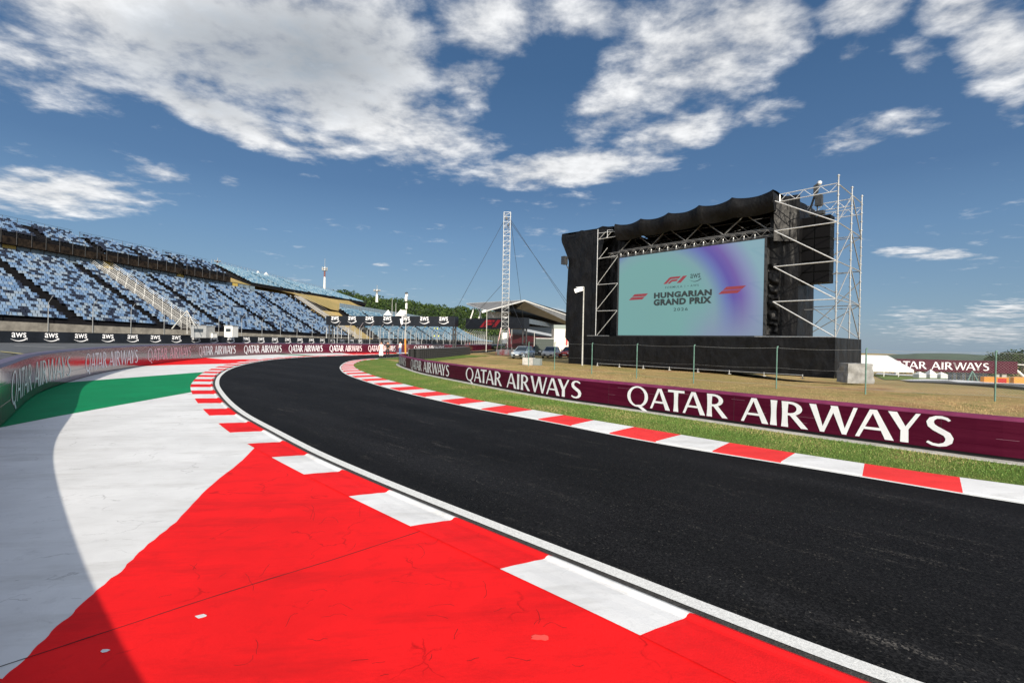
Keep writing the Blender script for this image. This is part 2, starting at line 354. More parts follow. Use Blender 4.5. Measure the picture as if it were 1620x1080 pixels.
# ------------------------------------------------------------------ curves in plan
class Curve:
    def __init__(s, pts, step=0.15, smooth=0.8):
        pts = [Vector((p[0], p[1])) for p in pts]
        d = []
        for i in range(len(pts)-1):
            p0 = pts[max(i-1, 0)]; p1 = pts[i]; p2 = pts[i+1]; p3 = pts[min(i+2, len(pts)-1)]
            ln = (p2-p1).length; n = max(2, int(ln/step))
            m1 = (p2-p0)*0.5*min(1, ln/max((p2-p0).length*0.5, 1e-6)); m2 = (p3-p1)*0.5*min(1, ln/max((p3-p1).length*0.5, 1e-6))
            for k in range(n):
                t = k/n; t2 = t*t; t3 = t2*t
                d.append(p1*(2*t3-3*t2+1)+m1*(t3-2*t2+t)+p2*(-2*t3+3*t2)+m2*(t3-t2))
        d.append(pts[-1]); a = np.array([tuple(p) for p in d])
        a = s._even(a, step)
        w = max(1, int(smooth/step))
        for _ in range(2):
            pad = np.concatenate([np.repeat(a[:1], w, 0)*2-a[1:w+1][::-1], a, np.repeat(a[-1:], w, 0)*2-a[-w-1:-1][::-1]])
            cs = np.cumsum(np.vstack([np.zeros((1, 2)), pad]), 0); a = (cs[2*w+1:]-cs[:-2*w-1])/(2*w+1)
        s.p = s._even(a, step); s.step = step
        s.t = np.gradient(s.p, axis=0); s.t /= np.linalg.norm(s.t, axis=1)[:, None]
        s.n = np.stack([-s.t[:, 1], s.t[:, 0]], 1)
        s.L = step*(len(s.p)-1)
        s.sx = np.array([px for px in [project(q[0], q[1], 0.0)[0] if q[1] > 0.5 else (-9999 if q[0] < 0 else 9999) for q in s.p]])
    @staticmethod
    def _even(a, step):
        sl = np.concatenate([[0], np.cumsum(np.linalg.norm(np.diff(a, axis=0), axis=1))]); n = int(sl[-1]/step)
        q = np.arange(n+1)*step
        return np.stack([np.interp(q, sl, a[:, 0]), np.interp(q, sl, a[:, 1])], 1)
    def at(s, q, off=0.0, z=0.0):
        f = min(max(q/s.step, 0), len(s.p)-1.001); i = int(f); t = f-i
        p = s.p[i]*(1-t)+s.p[i+1]*t; n = s.n[i]*(1-t)+s.n[i+1]*t
        return Vector((p[0]+n[0]*off, p[1]+n[1]*off, z))
    def tan(s, q):
        i = int(min(max(q/s.step, 0), len(s.p)-1)); return Vector((s.t[i][0], s.t[i][1], 0))
    def near(s, x, y):
        d = (s.p[:, 0]-x)**2+(s.p[:, 1]-y)**2; return float(np.argmin(d))*s.step
def project(x, y, z):
    return 810+F*(x*CR+(z-H)*SR)/y, 541+F*(x*SR-(z-H)*CR)/y
def Gs(l): return [tuple(G(*p)[:2]) for p in l]
# far end follows away from the camera
C_LINE = Curve([(12, -.9), (7.2, 0.1), (4.6, 1.25), (3.3, 2.1)]+Gs([(1398, 1080), (1191, 1003), (1000, 922), (868, 872), (726, 814), (624, 773.5), (555, 743.5), (498, 718.5), (450, 693), (413, 673), (383.7, 656.7), (363, 640.4), (349.6, 625.6), (340.7, 610.7), (341, 601.9), (345, 594.4), (357, 585.6), (374.8, 578.9), (398.5, 573.4), (428, 569), (457.8, 566.3), (502, 563.8), (564.5, 561.9), (628.7, 560.0)])+[(-12, 74), (-8, 92), (-4, 120)])
C_KOUT = Curve([(12, -1.9), (7, -1.0), (4.4, 0.25), (3.0, 1.3)]+Gs([(1168, 1080), (1021, 1005), (801, 904), (656.6, 835), (559, 788), (485, 752), (434, 725), (394, 703), (366, 685), (346.7, 669.7), (322, 647), (309, 630), (303, 617), (302.5, 610), (306.7, 603), (315, 594.5), (324.4, 588.5), (339, 582), (360, 576.2), (383.7, 571.7), (409, 568.3), (443, 565.2), (472.6, 563.3), (520, 561.6), (564, 560.4), (628, 559.0)])+[(-13, 74.3), (-9, 92.5), (-5, 120.5)])
C_IN = Curve([(18, 2.6), (13, 3.6), (9.5, 4.9)]+Gs([(1620, 797.3), (1513, 778.3), (1360.7, 752.8), (1234.8, 732), (1140, 717.3), (1000, 693.3), (862, 665.6), (751, 645.6), (640, 620.4), (580.5, 603.4), (548.4, 591.4), (539.5, 582.5), (542, 577), (548.4, 572.9), (558, 570.3), (574, 568.3), (591.8, 567.0)])+[(-13.1, 54), (-11.5, 62), (-8.5, 74), (-4.5, 92), (-.5, 120)])
C_INUP = Curve([(18, 3.45), (13.3, 4.4), (10.2, 5.6)]+Gs([(1620, 773), (1506, 758), (1362, 736), (1240, 717.5), (1140, 701), (979, 673.8), (863, 653.8), (740, 631.5), (640, 609), (591.8, 595.4), (567, 585.5), (559.6, 579.3), (560.4, 576), (567.7, 572.5), (577.3, 570)])+[(-13.4, 49.5)])
C_RBAR = Curve([(24, 5.0), (17, 5.6), (12, 7.0)]+Gs([(1620, 735), (1450, 712), (1288, 690), (1140, 668.7), (1000, 648.4), (884.4, 632.2), (773, 612), (673, 592), (645, 583.5), (633, 578.5)])+[(-9.3, 40.0), (-9.2, 42.2)], smooth=0.5)
C_LBAR = Curve([(16, -6.4), (9, -5.6), (4, -3.3), (1.2, -1.75), (-1.0, -0.15), (-4.05, 2.65), (-7.2, 5.85)]+Gs([(0, 677), (55.6, 625.5), (109, 604.5), (167, 589), (222, 579.5), (280, 571.5), (324, 566.3), (369, 563.2), (428, 560.8), (500, 559), (560, 558.4), (600, 558.0), (640, 557.6), (700, 556)])+[(-8.6, 96), (-5, 120)], smooth=1.0)

# ------------------------------------------------------------------ ground
def ground():
    xs = sorted(set([-1500, -900, -500, -300, -220, -170]+list(range(-140, -40, 10))+list(range(-40, 60, 4))+list(range(60, 180, 5))+[190, 220, 260, 330, 450, 700, 1100, 1800, 3500, 6000]))
    ys = sorted(set([-400, -150, -60, -20]+list(range(-10, 100, 4))+list(range(100, 170, 5))+[180, 200, 230, 270, 330, 420, 600, 900, 1500, 2600, 4500, 8000]))
    mb = MB(); mb.grid([[(x, y, terrain(x, y)-0.02) for x in xs] for y in ys]); 
    struct('ground', mb, M_FIELD, label='dry grass ground around the circuit')
ground()

def strip_between(ca, cb, s0, s1, z, step=0.4):
    mb = MB(); ra, rb = [], []; s = s0
    while s <= s1:
        a = ca.at(s); q = cb.near(a.x, a.y); b = cb.at(q)
        ra.append((a.x, a.y, z)); rb.append((b.x, b.y, z)); s += step
    mb.grid([ra, rb]); return mb
# track
def track():
    mb = MB(); ra, rb = [], []; n = 420; prev = 0
    for k in range(n+1):
        b = C_LINE.at(C_LINE.L*k/n); 
        q = C_IN.near(b.x, b.y); q = max(q, prev); prev = q
        a = C_IN.at(q)
        ra.append([b.x+(a.x-b.x)*t for t in (0, .25, .5, .75, 1)]); rb.append([b.y+(a.y-b.y)*t for t in (0, .25, .5, .75, 1)])
    mb.grid([[(ra[k][j], rb[k][j], 0.0) for j in range(5)] for k in range(n+1)])
    struct('race_track', mb, M_ASPH, label='fresh black asphalt race track curving left to right')
track()
def offset_strip(c, o0, o1, z, s0=0, s1=None, step=0.3, z2=None):
    mb = MB(); s1 = c.L if s1 is None else s1; ss = np.arange(s0, s1, step)
    mb.grid([[tuple(c.at(s, o0, z)) for s in ss], [tuple(c.at(s, o1, z if z2 is None else z2)) for s in ss]]); return mb
# left side of travel direction (curve runs from near right to far): +n is to the left/outer side
_p = C_LINE.at(5); _n = C_LINE.at(5, 1.0)
struct('white_edge_line', offset_strip(C_LINE, 0.0, -0.145, 0.008), M_LINE, label='broad white line along outer track edge')
struct('inner_edge_line', offset_strip(C_IN, 0.0, 0.085, 0.008), M_LINE, label='thin white line along inner track edge')
struct('kerb_joint', offset_strip(C_LINE, -0.002, 0.18, 0.003), M_SHOULD, label='dark joint between white line and outer kerb')

# outer kerb: flat slope with a rounded ridge at the track side
def outer_kerb():
    mb = MB(); step = 0.12; s = 0.0; rows = []
    # phase: red/white boundary at the surveyed joints
    ref = C_LINE.near(*G(1076, 961)[:2])-0.14; per = 1.335
    prof = [(0.0, -0.004), (0.012, 0.010), (0.11, 0.029), (0.135, 0.030), (0.17, 0.024), (0.20, 0.009), (0.25, 0.004), (0.40, 0.009), (0.55, 0.008), (0.75, 0.012), (1.0, 0.010)]
    ss = []
    k0 = int(math.floor((0-ref)/per)); k1 = int(math.ceil((C_LINE.near(-15.3, 65)-ref)/per)); prevq = 0
    for k in range(k0, k1):
        for j in range(8):
            ss.append((ref+(k+j/8)*per, k, j == 0))
    last = None
    for (s, k, b) in ss:
        if s < 0: continue
        a = C_LINE.at(s, 0.075); q = C_KOUT.near(a.x, a.y); q = max(q, prevq); prevq = q
        e = C_KOUT.at(q+0.16, 0.025); w = (e-a).length
        row = []
        for (t, z) in prof:
            tt = t if t < 0.3 else t
            f = (tt*0.5/max(w, .3)) if tt <= 0.26 else (0.26*0.5/w+(tt-0.26)/0.74*(1-0.26*0.5/w))
            row.append((a.x+(e.x-a.x)*f, a.y+(e.y-a.y)*f, z+0.004))
        if last is not None:
            w_ = last[1] % 2 == 0; mb.grid([last[0][:3], row[:3]], m=2 if w_ else 3); mb.grid([last[0][2:], row[2:]], m=0 if w_ else 1)  # lip faces: tyre wear plus slope shading put into the colour
        last = (row, k)
    struct('outer_kerb', mb, [M_KWHITE, M_KRED, mat('worn_shaded_white_paint', (.47, .48, .47), .8, spec=.1, var=.18, vscale=14), mat('worn_shaded_red_paint', (.60, .013, .016), .8, spec=.1, var=.15, vscale=14)], smooth=False, label='red and white outer kerb with raised ridge')
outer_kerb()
def inner_kerb():
    mb = MB(); ref = C_IN.near(*G(1361, 752.8)[:2]); per = 1.16; prevq = 0; last = None
    k0 = int(-ref/per)-1; k1 = int((C_IN.near(-13.5, 48.5)-ref)/per)
    for k in range(k0, k1+1):
        for j in range(6):
            s = ref+(k+j/6)*per
            if s < 0: continue
            a = C_IN.at(s, -0.0); q = C_INUP.near(a.x, a.y); q = max(q, prevq); prevq = q
            e = C_INUP.at(q)
            d = e-a; u = d.normalized()
            a2 = a-u*0.10
            a2 = a+u*0.02
            row = [(a2.x, a2.y, 0.004), (a2.x+u.x*.04, a2.y+u.y*.04, 0.02), (a2.x+(e.x-a2.x)*.5, a2.y+(e.y-a2.y)*.5, 0.035), (e.x, e.y, 0.045), (e.x+u.x*.01, e.y+u.y*.01, -0.01)]
            if last is not None: mb.grid([last[0], row], m=0 if last[1] % 2 == 0 else 1)
            last = (row, k)
    struct('inner_kerb', mb, [M_KWHITE, M_KRED2], smooth=False, label='red and white inner kerb beside the grass')
inner_kerb()

# painted run-off between outer kerb and left barrier, cut into colour fields
def runoff():
    def kb(px): g = G(*px); return C_KOUT.near(g.x, g.y)
    def bb(px): g = G(*px); return C_LBAR.near(g.x, g.y)
    cuts = [  # (kerb px, barrier px, intermediate px) from near to far ; field colour AFTER the cut
        (C_KOUT.near(7, -1), C_LBAR.near(4, -3.3), [], 'r'),
        (kb((400, 706)), C_LBAR.near(-4.6, 3.3), [(383.5, 728), (327, 774), (278, 826.6), (225, 869), (190, 905), (151, 935.7), (115, 970), (81, 999), (38.7, 1044.8), (3.5, 1074.7)], 'w'),
        (kb((302, 620)), bb((-30, 700)), [(94, 658), (0, 676.5)], 'g'),
        (kb((325, 588.2)), bb((109, 605)), [(118, 604)], 'w'),
        (kb((365, 575)), bb((222, 579)), [(281, 577)], 'r'),
        (kb((413, 568)), bb((324, 566)), [(354, 568.5)], 'w'),
        (kb((480, 562.8)), bb((440, 560.5)), [], 'g'),
        (kb((505, 562)), bb((452, 560.3)), [], 'w'),
        (kb((560, 560.5)), bb((540, 558.5)), [], 'r'),
        (kb((628, 559)), bb((628, 557.8)), [], 'w'),
        (C_KOUT.L-2, C_LBAR.L-2, [], None)]
    mats = {'r': M_RED, 'w': M_WHITE, 'g': M_GREEN}; nm = {'r': 'red', 'w': 'white', 'g': 'green'}
    pts_of = []
    for c in cuts: 
        l = [G(*p) for p in c[2]]
        if len(l) > 5:      # a hand-painted wavy edge
            o = []
            for i in range(len(l)-1):
                for t in range(6):
                    q = l[i].lerp(l[i+1], t/6); 
                    o.append(q+Vector((noise.noise(q*9)*0.02, noise.noise(q*9+Vector((5, 5, 5)))*0.02, 0)))
            l = o+[l[-1]]
        pts_of.append(l)
    for i in range(len(cuts)-1):
        k0, b0, _, c = cuts[i]; k1, b1 = cuts[i+1][0], cuts[i+1][1]
        ka = [C_KOUT.at(s, -0.03) for s in np.linspace(k0, k1, max(3, int((k1-k0)/0.4)))]
        ba = [C_LBAR.at(s, 0.05) for s in np.linspace(b1, b0, max(3, int(abs(b1-b0)/0.5)))]
        loop = ka+pts_of[i+1]+ba+list(reversed(pts_of[i]))
        bm = bmesh.new(); vs = [bm.verts.new((p.x, p.y, 0.006)) for p in loop]
        f = bm.faces.new(vs); f.normal_update()
        if f.normal.z < 0: f.normal_flip()
        bmesh.ops.triangulate(bm, faces=[f], ngon_method='EAR_CLIP')
        me = bpy.data.meshes.new('painted_runoff'); bm.to_mesh(me); bm.free(); me.materials.append(mats[c])
        o = bpy.data.objects.new('painted_runoff', me); COL.objects.link(o); o['kind'] = 'structure'; o['label'] = nm[c]+' painted run-off area'
runoff()
# paint joints, flecks and cracks on the run-off: modelled as thin dark sealant lines
def joints():
    mb = MB()
    def line(pts, w, z=0.0085):
        g = [G(*p) for p in pts]; d = []
        for i in range(len(g)-1):
            n = max(2, int((g[i+1]-g[i]).length/0.12))
            for k in range(n): d.append(g[i].lerp(g[i+1], k/n))
        d.append(g[-1]); rows = [[], []]
        for i, q in enumerate(d):
            t = (d[min(i+1, len(d)-1)]-d[max(i-1, 0)]).normalized(); n = Vector((-t.y, t.x, 0))
            j = noise.noise(q*6)*0.006; ww = w*(0.6+0.8*abs(noise.noise(q*11)))
            rows[0].append((q.x+n.x*(j-ww), q.y+n.y*(j-ww), z)); rows[1].append((q.x+n.x*(j+ww), q.y+n.y*(j+ww), z))
        mb.grid(rows)
    line([(664, 841), (530, 885), (400, 925), (290, 960), (179, 997), (39, 1043), (-60, 1075)], 0.0062)
    line([(387, 717), (250, 731), (88, 745.7), (0, 752)], 0.0016)
    line([(395, 703), (470, 743), (657, 836), (802, 905), (1021, 1006), (1170, 1080)], 0.0028)
    for _ in range(60):
        x = random.uniform(230, 1000); y = random.uniform(760, 1075)
        if y < 705+(400-x)*1.0+20 or y < 700+(x-395)*0.52+25: continue
        pts = [(x, y)]; a = random.uniform(-1.1, 0.2); 
        for k in range(random.randint(2, 6)):
            a += random.uniform(-.7, .7); pts.append((pts[-1][0]+7*math.cos(a), pts[-1][1]+6*math.sin(a)))
        line(pts, 0.0013)
    for _ in range(40):
        x = random.uniform(0, 330); y = random.uniform(690, 1000)
        if y > 705+(400-x)*0.92-15: continue
        a = random.uniform(-.5, .1); l = random.uniform(5, 22); line([(x, y), (x+l*math.cos(a), y+l*.5*math.sin(a))], 0.0013)
    struct('paint_joint', mb, mat('dark_sealant', (0.012, 0.006, 0.006), 0.9), label='dark joints and hairline cracks in painted run-off')
    mb = MB()
    for (x, y, s) in ((318, 976, .045), (166, 1031, .035)):
        c = G(x, y); mb.poly([(c.x+s*math.cos(a)*random.uniform(.6, 1.1), c.y+.6*s*math.sin(a)*random.uniform(.6, 1.1), 0.0095) for a in np.linspace(0, 2*math.pi, 9)[:-1]])
    struct('paint_chip', mb, M_WHITE, label='small white paint chips on red run-off')
    mb = MB(); c = G(856, 1010)
    mb.poly([(c.x+.075*math.cos(a)*random.uniform(.6, 1.1), c.y+.04*math.sin(a)*random.uniform(.6, 1.1), 0.0095) for a in np.linspace(0, 2*math.pi, 13)[:-1]])
    struct('worn_paint_patch', mb, mat('pale_red_paint', (0.85, 0.08, 0.06), 0.6), label='peeled pale red patch on red run-off')
joints()
# verge between inner kerb and right barrier
def verge():
    mb = MB(); ra, rb = [], []; prev = 0; n = 150; L0 = C_INUP.L
    for k in range(n+1):
        a = C_INUP.at(L0*k/n); q = max(C_RBAR.near(a.x, a.y), prev); prev = q; b = C_RBAR.at(q)
        ra.append(a); rb.append(b)
    mb.grid([[(ra[k].x+(rb[k].x-ra[k].x)*t, ra[k].y+(rb[k].y-ra[k].y)*t, 0.02-0.015*t) for t in (0, .5, 1)] for k in range(n+1)])
    pts = [ra[-1]]+[C_IN.at(s, -0.1) for s in np.arange(C_IN.near(-13.6, 50), C_IN.near(-9.5, 70), 1.0)]
    m2 = MB(); m2.grid([[(p.x, p.y, .008) for p in pts], [(p.x+6.5, p.y-1.5, .008) for p in pts]]); struct('grass_verge', m2, M_VERGE, label='green grass verge beyond the inner kerb tip')
    struct('grass_verge', mb, M_VERGE, label='green grass verge inside the bend')
    return ra, rb
VA, VB = verge()
def blades(name, pts, h, w, mats, label, wind=0.35):
    n = len(pts); p = np.array(pts); a = rng.uniform(0, 2*np.pi, n); hh = h*rng.uniform(.4, 1.25, n); ww = w*rng.uniform(.7, 1.3, n)
    dx, dy = np.cos(a)*ww, np.sin(a)*ww; lx, ly = rng.normal(0, wind, n)*hh, rng.normal(0, wind, n)*hh
    v = np.zeros((n, 3, 3)); v[:, 0] = p+np.stack([dx, dy, 0*dx], 1); v[:, 1] = p-np.stack([dx, dy, 0*dx], 1); v[:, 2] = p+np.stack([lx, ly, hh], 1)
    me = bpy.data.meshes.new(name); me.vertices.add(n*3); me.vertices.foreach_set('co', v.reshape(-1))
    me.loops.add(n*3); me.loops.foreach_set('vertex_index', np.arange(n*3)); me.polygons.add(n)
    me.polygons.foreach_set('loop_start', np.arange(n)*3); me.polygons.foreach_set('loop_total', np.full(n, 3))
    for m in mats: me.materials.append(m)
    pat = np.array([noise.noise(Vector((q[0]*0.55, q[1]*0.55, 3.0))) for q in pts[::1]])
    idx = np.clip(((pat+rng.normal(0, .26, n))*len(mats)*0.9+len(mats)*(.36 if name == 'verge_grass' else .5)).astype(int), 0, len(mats)-1)
    me.polygons.foreach_set('material_index', idx); me.update(calc_edges=True)
    o = bpy.data.objects.new(name, me); COL.objects.link(o); tag(o, label, 'grass', None, 'stuff'); return o
M_BL = [mat('blade_green', (0.10, 0.20, 0.03), .7), mat('blade_mid_green', (0.17, 0.26, 0.05), .7), mat('blade_yellow_green', (0.28, 0.29, 0.09), .7), mat('blade_straw', (0.46, 0.35, 0.17), .8)]
M_BD = [mat('dry_blade_green', (0.22, 0.24, 0.08), .8), mat('dry_blade_tan', (0.42, 0.31, 0.15), .8), mat('dry_blade_straw', (0.55, 0.40, 0.2), .8), mat('dry_blade_brown', (0.34, 0.20, 0.10), .8)]
def grass():
    pts = []
    for k in range(len(VA)-1):
        a0, a1, b0, b1 = VA[k], VA[k+1], VB[k], VB[k+1]
        area = ((a1-a0).length+(b1-b0).length)/2*((b0-a0).length+(b1-a1).length)/2
        dist = max(a0.length, 3); n = int(area*min(1500, 140000/dist**2))
        for _ in range(min(n, 9000)):
            u, v = random.random(), random.uniform(0.0, .93); a = a0.lerp(a1, u); b = b0.lerp(b1, u); q = a.lerp(b, v); pts.append((q.x, q.y, 0.01))
    blades('verge_grass', pts, 0.034, 0.0045, M_BL, 'short green grass between inner kerb and burgundy barrier')
    pts = []
    for _ in range(60000):
        s = random.uniform(0, C_RBAR.near(-8, 41)); o = 0.4+abs(random.gauss(0, 7)); q = C_RBAR.at(s, -o)
        if q.y < 4 or q.y > 45: continue
        pts.append((q.x, q.y, terrain(q.x, q.y)-.02))
    blades('dry_grass', pts, 0.045, 0.006, M_BD, 'dry brown grass behind the burgundy barrier')
grass()

# ------------------------------------------------------------------ flared roman lettering for the barrier text
def glyphs():
    Wt, Tn = .165, .085
    def para(x0, x1, w0, w1=None, y0=0., y1=1.):
        w1 = w0 if w1 is None else w1
        return [[(x0-w0/2, y0), (x0+w0/2, y0), (x1+w1/2, y1), (x1-w1/2, y1)]]
    def ring(cx, cy, rx, ry, ix, iy, a0=0., a1=360., n=28):
        q = []
        for k in range(n):
            t0, t1 = R(a0+(a1-a0)*k/n), R(a0+(a1-a0)*(k+1)/n)
            q.append([(cx+rx*math.cos(t0), cy+ry*math.sin(t0)), (cx+rx*math.cos(t1), cy+ry*math.sin(t1)), (cx+ix*math.cos(t1), cy+iy*math.sin(t1)), (cx+ix*math.cos(t0), cy+iy*math.sin(t0))])
        return q
    def flare(x, w=Wt):   # stem slightly waisted
        q = []
        for k in range(6):
            y0, y1 = k/6, (k+1)/6; f = lambda y: w/2*(1+0.28*(2*y-1)**2)
            q.append([(x-f(y0), y0), (x+f(y0), y0), (x+f(y1), y1), (x-f(y1), y1)])
        return q
    def path(pts, ws):
        q = []; n = len(pts); L_, R_ = [], []
        for i in range(n):
            a = pts[max(i-1, 0)]; b = pts[min(i+1, n-1)]; dx, dy = b[0]-a[0], b[1]-a[1]; l = math.hypot(dx, dy)
            nx, ny = -dy/l*ws[i]/2, dx/l*ws[i]/2; L_.append((pts[i][0]+nx, pts[i][1]+ny)); R_.append((pts[i][0]-nx, pts[i][1]-ny))
        for i in range(n-1): q.append([L_[i], L_[i+1], R_[i+1], R_[i]])
        return q
    g = {}
    g['Q'] = (ring(.5, .5, .5, .52, .345, .445)+[[(.42, .06), (.60, .10), (.98, -.17), (.80, -.20)]], 1.03)
    g['A'] = (para(.05, .40, .10, .12)+para(.80, .44, .20, .14)+[[(.17, .29), (.66, .29), (.63, .38), (.20, .38)]], .84)
    g['T'] = (flare(.35)+[[(.0, .89), (.70, .89), (.70, 1.0), (.0, 1.0)]], .70)
    g['I'] = (flare(.12), .24)
    g['R'] = (flare(.12)+ring(.26, .73, .36, .27, .20, .18, -90, 90, 16)+[[(.12, .91), (.27, .91), (.27, 1.0), (.12, 1.0)], [(.12, .46), (.27, .46), (.27, .55), (.12, .55)], [(.24, .50), (.43, .50), (.80, 0), (.60, 0)]], .74)
    g['W'] = (para(.36, .09, .12, .19)+para(.36, .66, .10, .12)+para(.93, .66, .12, .19)+para(.93, 1.20, .10, .10), 1.26)
    g['Y'] = ([[(.28, 0), (.46, 0), (.455, .46), (.285, .46)]]+para(.36, .10, .17, .20, .40, 1.)+para(.38, .66, .11, .10, .40, 1.), .72)
    sp = [(.50, .86), (.44, .92), (.34, .955), (.23, .945), (.14, .88), (.105, .78), (.13, .67), (.22, .58), (.34, .50), (.45, .42), (.50, .30), (.485, .18), (.41, .09), (.29, .045), (.16, .06), (.05, .13)]
    sw = [.06, .085, .09, .095, .13, .155, .165, .17, .17, .17, .165, .15, .115, .09, .085, .07]
    g['S'] = (path(sp, sw), .60)
    return g
GL = glyphs()
def text_layout(txt, kern=.10, space=.42):
    x = 0; out = []; KR = {('A', 'T'): -.14, ('T', 'A'): -.16, ('W', 'A'): -.16, ('A', 'Y'): -.18, ('R', 'W'): -.02, ('Q', 'A'): -.03, ('Y', 'S'): -.02}
    for i, c in enumerate(txt):
        if c == ' ': x += space; continue
        q, w = GL[c]; out.append((x, q)); nx = txt[i+1] if i+1 < len(txt) else ''
        x += w+kern+KR.get((c, nx), 0)
    return out, x-kern
def lettering_mesh(fn, x0, x1, y0, capH, txt='QATAR AIRWAYS', proud=0.0):
    """fn(s, z, off) -> world point. x0..x1 extent along the surface."""
    lay, W = text_layout(txt); sc = (x1-x0)/W; mb = MB(); li = 0
    for (gx, polys) in lay:
        for j, q in enumerate(polys):
            off = proud+0.0004*(j % 5)+0.0002*(li % 2)
            n = 3
            for k in range(n):   # cut vertically for curvature
                t0, t1 = k/n, (k+1)/n
                a = [q[0][i]+(q[3][i]-q[0][i])*t0 for i in (0, 1)]; b = [q[1][i]+(q[2][i]-q[1][i])*t0 for i in (0, 1)]
                c = [q[1][i]+(q[2][i]-q[1][i])*t1 for i in (0, 1)]; d = [q[0][i]+(q[3][i]-q[0][i])*t1 for i in (0, 1)]
                mb.poly([fn(x0+(gx+p[0])*sc, y0+p[1]*capH, off) for p in (a, b, c, d)])
        li += 1
    return mb
# ------------------------------------------------------------------ barriers
def s_at_px(c, x, lo=0, hi=None, z=0.5):
    best = None; hi = c.L if hi is None else hi
    for s in np.arange(lo, hi, 0.05):
        p = c.at(s)
        if p.y < 1: continue
        q = project(p.x, p.y, z)[0]
        if best is None or abs(q-x) < best[0]: best = (abs(q-x), s)
    return best[1]
def barrier(name, c, s0, s1, h, side, thick, mface, mtop, label, texts, base_gap, capH, y0, rails, strip=False):
    """side=+1: the face looks to +n, -1: to -n"""
    root = thing(name, c.at((s0+s1)/2, -side*thick/2), label, 'barrier')
    ss = np.arange(s0, s1, 0.35)
    mb = MB()
    prof = [(0.0, base_gap), (0.0, h*.33), (-.004, h*.335), (0.0, h*.34), (0.0, h*.66), (-.004, h*.665), (0.0, h*.67), (0.0, h-.05)] if rails else [(0.0, base_gap), (0, h-.03), (-.02, h)]
    mb.grid([[tuple(c.at(s, side*o, z)) for s in ss] for (o, z) in prof])
    back = [(-thick, h), (-thick, base_gap), (0, base_gap)]
    mb.grid([[tuple(c.at(s, side*o, z)) for s in ss] for (o, z) in [(-.03-thick+.03, h-.01)]+back[1:]])
    build('panel', mb, mface, root)
    mb = MB(); mb.grid([[tuple(c.at(s, side*o, z)) for s in ss] for (o, z) in [(.006, h-.06), (.006, h-.048), (-.05, h+.006), (-.07, h+.012), (-thick+.01, h+.012), (-thick-.004, h-.012)]])
    for s in (ss[0], ss[-1]): mb.poly([c.at(s, 0, base_gap), c.at(s, -side*thick, base_gap), c.at(s, -side*thick, h), c.at(s, 0, h)])
    build('top_rail', mb, mtop, root)
    mb = MB(); mb.grid([[tuple(c.at(s, side*o, z)) for s in ss] for (o, z) in [(-.05, base_gap+.01), (-.05, -.02), (-thick+.05, -.02), (-thick+.05, base_gap+.01)]])
    build('base', mb, M_TYRE, root)  # black strip standing in for the shadowed gap under the panel
    # bolts and panel seams
    mb = MB()
    for s in np.arange(s0+.6, s1-1, 4.0):
        a = c.at(s, side*.003); a = c.at(s, -side*.001); mb.tube(a+Vector((0, 0, base_gap)), a+Vector((0, 0, h-.09)), 0.0028, 4)
    build('panel_seam', mb, M_DSTEEL, root)
    def fn(s, z, off): return c.at(s, side*(0.006+off), z)
    mb = MB(); rr = random.Random(int(h*100))
    for _ in range(int((s1-s0)*.9)):
        s = rr.uniform(s0+.5, s1-1.5); l = rr.uniform(.08, .7); z = rr.choice((h*.34, h*.67, h*.5, h*.8))+rr.uniform(-.012, .012)
        mb.grid([[c.at(q, side*.0045, z+dz) for q in (s, s+l/2, s+l)] for dz in (-.0022, .0022)])
    build('rail_gap', mb, M_VSC, root)
    for (a, b) in texts:
        mb = lettering_mesh((lambda s, z, off: fn(a+(s-a), z, off)) if a < b else (lambda s, z, off: c.at(a-(s-b)*1.0, side*(0.006+off), z)), min(a, b), max(a, b), y0, capH)
        build('lettering', mb, M_LET, root)
    if strip:
        mb = MB(); mb.grid([[tuple(c.at(s, side*o, z)) for s in ss] for (o, z) in [(-.3, .03), (.20, .03), (.22, .0)]])
        struct('concrete_strip', mb, M_CONCL, label='pale concrete strip under the inner barrier')
    return root
# right (inner) barrier: curve runs near -> far, text reads left->right in the picture = far -> near
tx = []
for (xa, xb) in ((560, 642), (650, 711), (737, 921), (992, 1511)):
    sa = s_at_px(C_RBAR, max(xa, 633), z=.4, hi=C_RBAR.near(-8.9, 39)); sb = s_at_px(C_RBAR, xb, z=.4); tx.append([sa, sb])
RT_L = tx[2][0]-tx[2][1]
print('right text lengths', [round(a-b, 2) for a, b in tx], 'pitch', tx[1][0]-tx[2][0], tx[2][0]-tx[3][0])
tx[0][0] = tx[0][1]+RT_L
pitch = tx[2][0]-tx[3][0]
tx.append([tx[3][0]-pitch, tx[3][1]-pitch])
rb = barrier('crash_barrier', C_RBAR, 0, C_RBAR.L-.2, 0.81, 1, 0.22, M_VIN, M_VINTOP, 'low matt burgundy crash barrier with white lettering inside the bend, in front of the stage', [tuple(t) for t in tx], 0.10, 0.60, 0.135, True, True)
# left (outer) barrier
tl = []
for (xa, xb) in ((18, 112), (135, 218), (233.5, 302), (314.5, 373), (386, 445.5), (457, 510.5), (521.5, 572.5), (582.5, 626), (655, 703)):
    tl.append((s_at_px(C_LBAR, xa, z=.6, lo=8), s_at_px(C_LBAR, xb, z=.6, lo=8)))
print('left text', [(round(a, 1), round(b, 1), round(b-a, 2)) for a, b in tl])
LPITCH = (tl[6][0]-tl[0][0])/6; LLEN = sum(b-a for a, b in tl[:7])/7
lb = barrier('crash_barrier', C_LBAR, 0, C_LBAR.L-.2, 1.30, -1, 0.30, M_VING, M_VINTOP2, 'glossy burgundy crash barrier with white lettering sweeping round the outer run-off', tl, 0.04, 0.80, 0.26, True)

